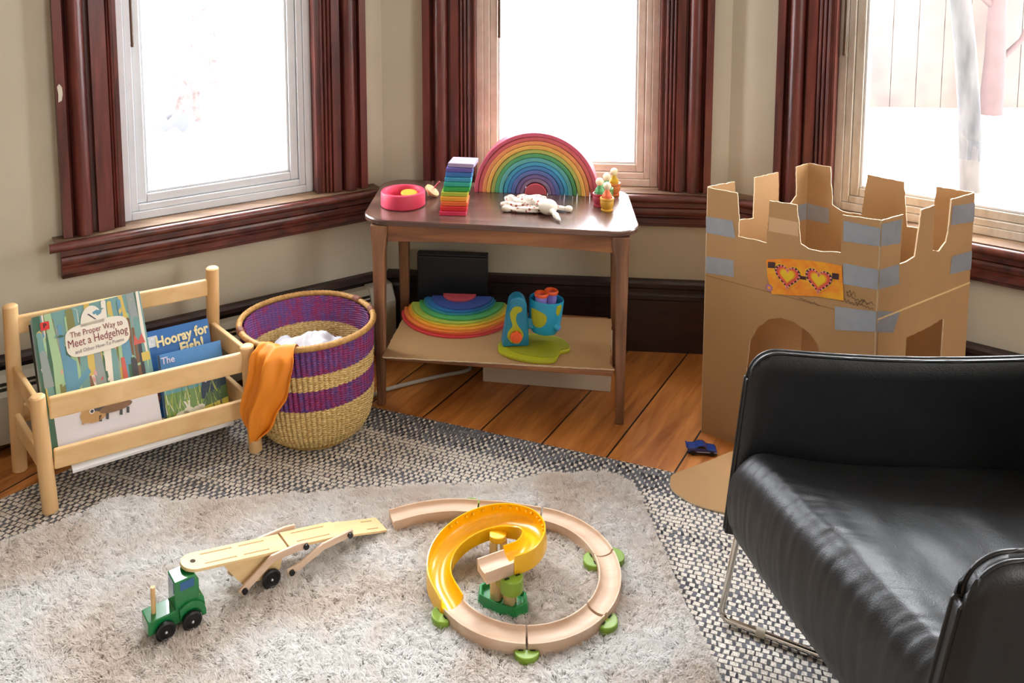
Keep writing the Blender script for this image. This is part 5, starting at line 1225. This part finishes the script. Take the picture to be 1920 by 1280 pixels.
# green connectors
LG = mat('apple_green_plastic', '7c9e2c', .4); LGD = mat('dark_slot', '1c2a10', .6)
def clip(x, y, ang, label, both=False):
    t = thing('track_clip', label, 'track connector', (x, y, RUGZ - .010), math.radians(ang), 'green connectors under the ball track')
    def half(s):
        pts = [(.0225 * math.sin(a) , (.0215 + .021 * math.cos(a)) ) for a in [math.radians(-90 + 10 * i) for i in range(19)]]
        m = M(); m.prism([(px, s * py) for px, py in pts], .0, .0195); h = m.build('tab', LG, t, bevel=.002)
        for q in (-1, 1):
            m = M(); m.bb(q * .0105 - .0045, q * .0105 + .0045, s * .0235 - .0014, s * .0235 + .0014, .0190, .0200); m.build('slot', LGD, h)
    half(-1)
    if both: half(1)
    m = M(); m.bb(-.014, .014, -.0215, .0215, .0, .0055); m.build('bridge', LG, t)
def ringclip(a, label, both=False):
    clip(RC_[0] + .165 * math.cos(math.radians(a)), RC_[1] + .165 * math.sin(math.radians(a)), a + 90, label, both)
ringclip(214, 'green clip under the joint of yellow slide and wooden track at lower left')
ringclip(269, 'green clip under the track joint nearest the viewer')
ringclip(320.5, 'green clip under the track joint at lower right'); ringclip(15, 'green clip crossing under the right side of the loop, tabs on both sides', True)
clip(-.054, 1.784, 4, 'green clip under the track joint at the back beside the yellow slide', True)
# yellow spiral slide
YEL = mat('yellow_plastic', 'f2b90a', .28, coat=.2)
P_ = [(-.082, 1.506, .002, 0, 1.0), (-.109, 1.562, .009, -.02, 1.0), (-.107, 1.610, .019, -.06, 1.04), (-.080, 1.648, .031, -.12, 1.08), (-.036, 1.672, .042, -.18, 1.10), (.013, 1.674, .052, -.20, 1.10), (.057, 1.652, .060, -.18, 1.06), (.076, 1.617, .066, -.12, 1.0), (.072, 1.582, .070, -.05, .98), (.054, 1.552, .072, 0, .97), (.024, 1.535, .072, 0, .95)]
sp = cat_rom(P_, 8)
yprof = [(-.0235, -.004), (.0235, -.004), (.0235, .0265), (.0212, .0275)] + [(.0200 * math.cos(a), .0195 - .0155 * math.sin(a)) for a in [PI * i / 12 for i in range(13)]] + [(-.0212, .0345), (-.0235, .0335)]
ys = thing('yellow_slide', 'bright yellow plastic spiral slide winding up from the wooden ring to the post', 'toy slide', (-.083, 1.506, TB))
m = M(); NS = len(sp); m.sweep(yprof, [(p[0], p[1], p[2] + TB + .003, p[3], p[4]) for p in sp]); m.build('channel', YEL, ys, smooth=45, world=True)
def studs():
    for k in range(15):
        i = int(NS * (.30 + .44 * k / 14)); p = sp[i]; a = Vector(sp[i - 1][:3]); b = Vector(sp[min(NS - 1, i + 1)][:3]); t_ = b - a; t_.z = 0; t_.normalize(); side = Vector((t_.y, -t_.x, 0)); tl = p[3]
        sd = side * math.cos(tl) + Vector((0, 0, math.sin(tl))); up = Vector((0, 0, math.cos(tl))) - side * math.sin(tl)
        c = Vector(p[:3]) + Vector((0, 0, TB)) - sd * .0190 * p[4] + up * .0300
        M().ball(c, .0032, 10).build('stud', YEL, ys, smooth=180, world=True)
studs()
m = M(); m.prism([(.004 + .017 * math.cos(a), 1.634 + .014 * math.sin(a)) for a in [PI + PI * i / 12 for i in range(13)]] + [(.021, 1.656), (-.013, 1.656)], TB + .055, TB + .067); m.build('bracket', YEL, ys, world=True, bevel=.002)
# support posts with green foot
sp_t = thing('track_support', 'twin wooden posts in a dark green foot carrying the top of the yellow slide', 'toy support', (.013, 1.535, RUGZ - .006), math.radians(-28))
DG = mat('dark_green_plastic', '17803f', .35)
hx = [(.052, 0), (.040, .024), (.0, .030), (-.040, .024), (-.052, 0), (-.040, -.024), (0, -.030), (.040, -.024)]
def sc(p, k): return [(x * k, y * k) for x, y in p]
m = M(); n8 = 8; V = [(x, y, z) for k, z in ((1.04, 0), (.95, .022), (.86, .022), (.80, .012)) for x, y in sc(hx, k)]
F = [tuple(reversed(range(8)))] + [(k * 8 + i, k * 8 + (i + 1) % 8, (k + 1) * 8 + (i + 1) % 8, (k + 1) * 8 + i) for k in range(3) for i in range(8)] + [tuple(range(24, 32))]
m.add(V, F); m.build('foot', DG, sp_t, bevel=.0015)
def hp(x, y, h, rot, name='post'):
    m = M(); m.prism([(.012 * math.cos(a), .012 * math.sin(a)) for a in [PI * i / 10 for i in range(11)]], .012, h, Matrix.Translation((x, y, 0)) @ Matrix.Rotation(rot, 4, 'Z')); return m.build(name, PLY, sp_t, bevel=.001)
hp(-.012, .0, .066, math.radians(0)); hp(-.012, -.004, .066, math.radians(180)); hp(.016, .0, .066, math.radians(0)); hp(.016, -.004, .066, math.radians(180))
sp2 = thing('track_support', 'single wooden post standing behind, carrying the high turn of the yellow slide', 'toy support', (.004, 1.631, RUGZ - .006))
m = M(); m.cyl((-.009, 0, 0), (-.009, 0, .0565), .008, 16); m.build('post', PLY, sp2, smooth=40); m = M(); m.bb(.004, .018, -.008, .008, 0, .0565); m.build('post', PLY, sp2, bevel=.002)
# top block and its clip
Bk = frame(Vector((.005, 1.516, TB + .070)), Vector((-.045, -.030, 0)), Vector((.030, -.045, 0)))
tb2 = thing('track_end_block', 'small pale wooden channel block at the upper end of the yellow slide', 'toy block', (.000, 1.5225, TB + .070))
m = M(); xx = [(p[0] * .95, p[1]) for p in tprof]; m.sweep(xx, [(.024, 1.5348, TB + .072), (.000, 1.5225, TB + .072), (-.026, 1.5095, TB + .072)]); m.build('channel', BEECH, tb2, world=True, smooth=35)
t = thing('track_clip', 'green clip high on the posts holding the wooden end block', 'track connector', (.022, 1.526, TB + .0445), math.radians(28), 'green connectors under the ball track')
pts = [(.0225 * math.sin(a), -.012 - .024 * math.cos(a)) for a in [math.radians(-90 + 10 * i) for i in range(19)]]
m = M(); m.prism(pts, .000, .0275); h = m.build('tab', LG, t, bevel=.002)
for q in (-1, 1): m = M(); m.bb(q * .0115 - .0045, q * .0115 + .0045, -.0195, -.0150, .027, .0283); m.build('slot', LGD, h)
m = M(); m.bb(-.020, .020, -.012, .018, .0, .0275); m.build('collar', mat('olive_plastic', '93951f', .4), t, bevel=.002)

# ================================================================== TOY CAR
tc_ = thing('toy_car', 'small dark blue die-cast toy car on the floor beside the cardboard flap', 'toy car', (.512, 2.062, 0), math.radians(-6))
CB = mat('car_blue', '1c3f8f', .25, metal=.3, coat=.5)
m = M(); m.prism([(-.036, .006), (-.037, .017), (-.034, .019), (-.018, .0195), (-.008, .0245), (.004, .0245), (.012, .018), (.032, .0155), (.036, .011), (.036, .006)], -.0145, .0145, XS); m.build('body', CB, tc_, bevel=.0025, seg=3)
m = M(); m.bb(-.0345, .0345, -.0152, .0152, .0035, .0062); m.build('chassis', mat('car_chassis_black', '0f1013', .4), tc_, bevel=.001)
m = M(); m.bb(-.014, .034, -.0153, -.0148, .0085, .0105); m.build('side_stripe', mat('white_stripe', 'c9cdd6', .4), tc_)
m = M(); m.prism([(-.0165, .0192), (-.0085, .0238), (-.0075, .0244), (.0035, .0244), (.0105, .0186)], -.0148, .0148, XS); m.build('windows', mat('tinted_glass', '0d0f18', .1), tc_)
m = M(); m.bb(-.040, -.036, -.0135, .0135, .0185, .0205); m.build('spoiler', CB, tc_)
for x in (-.023, .023):
    for s in (-1, 1):
        Xw = Matrix.Translation((x, s * .0140, .0062)) @ Matrix.Rotation(PI / 2, 4, 'X')
        M().lathe([(0, -.002), (.0062, -.002), (.0062, .002), (0, .002)], 20, Xw).build('wheel', WHL, tc_, smooth=40)
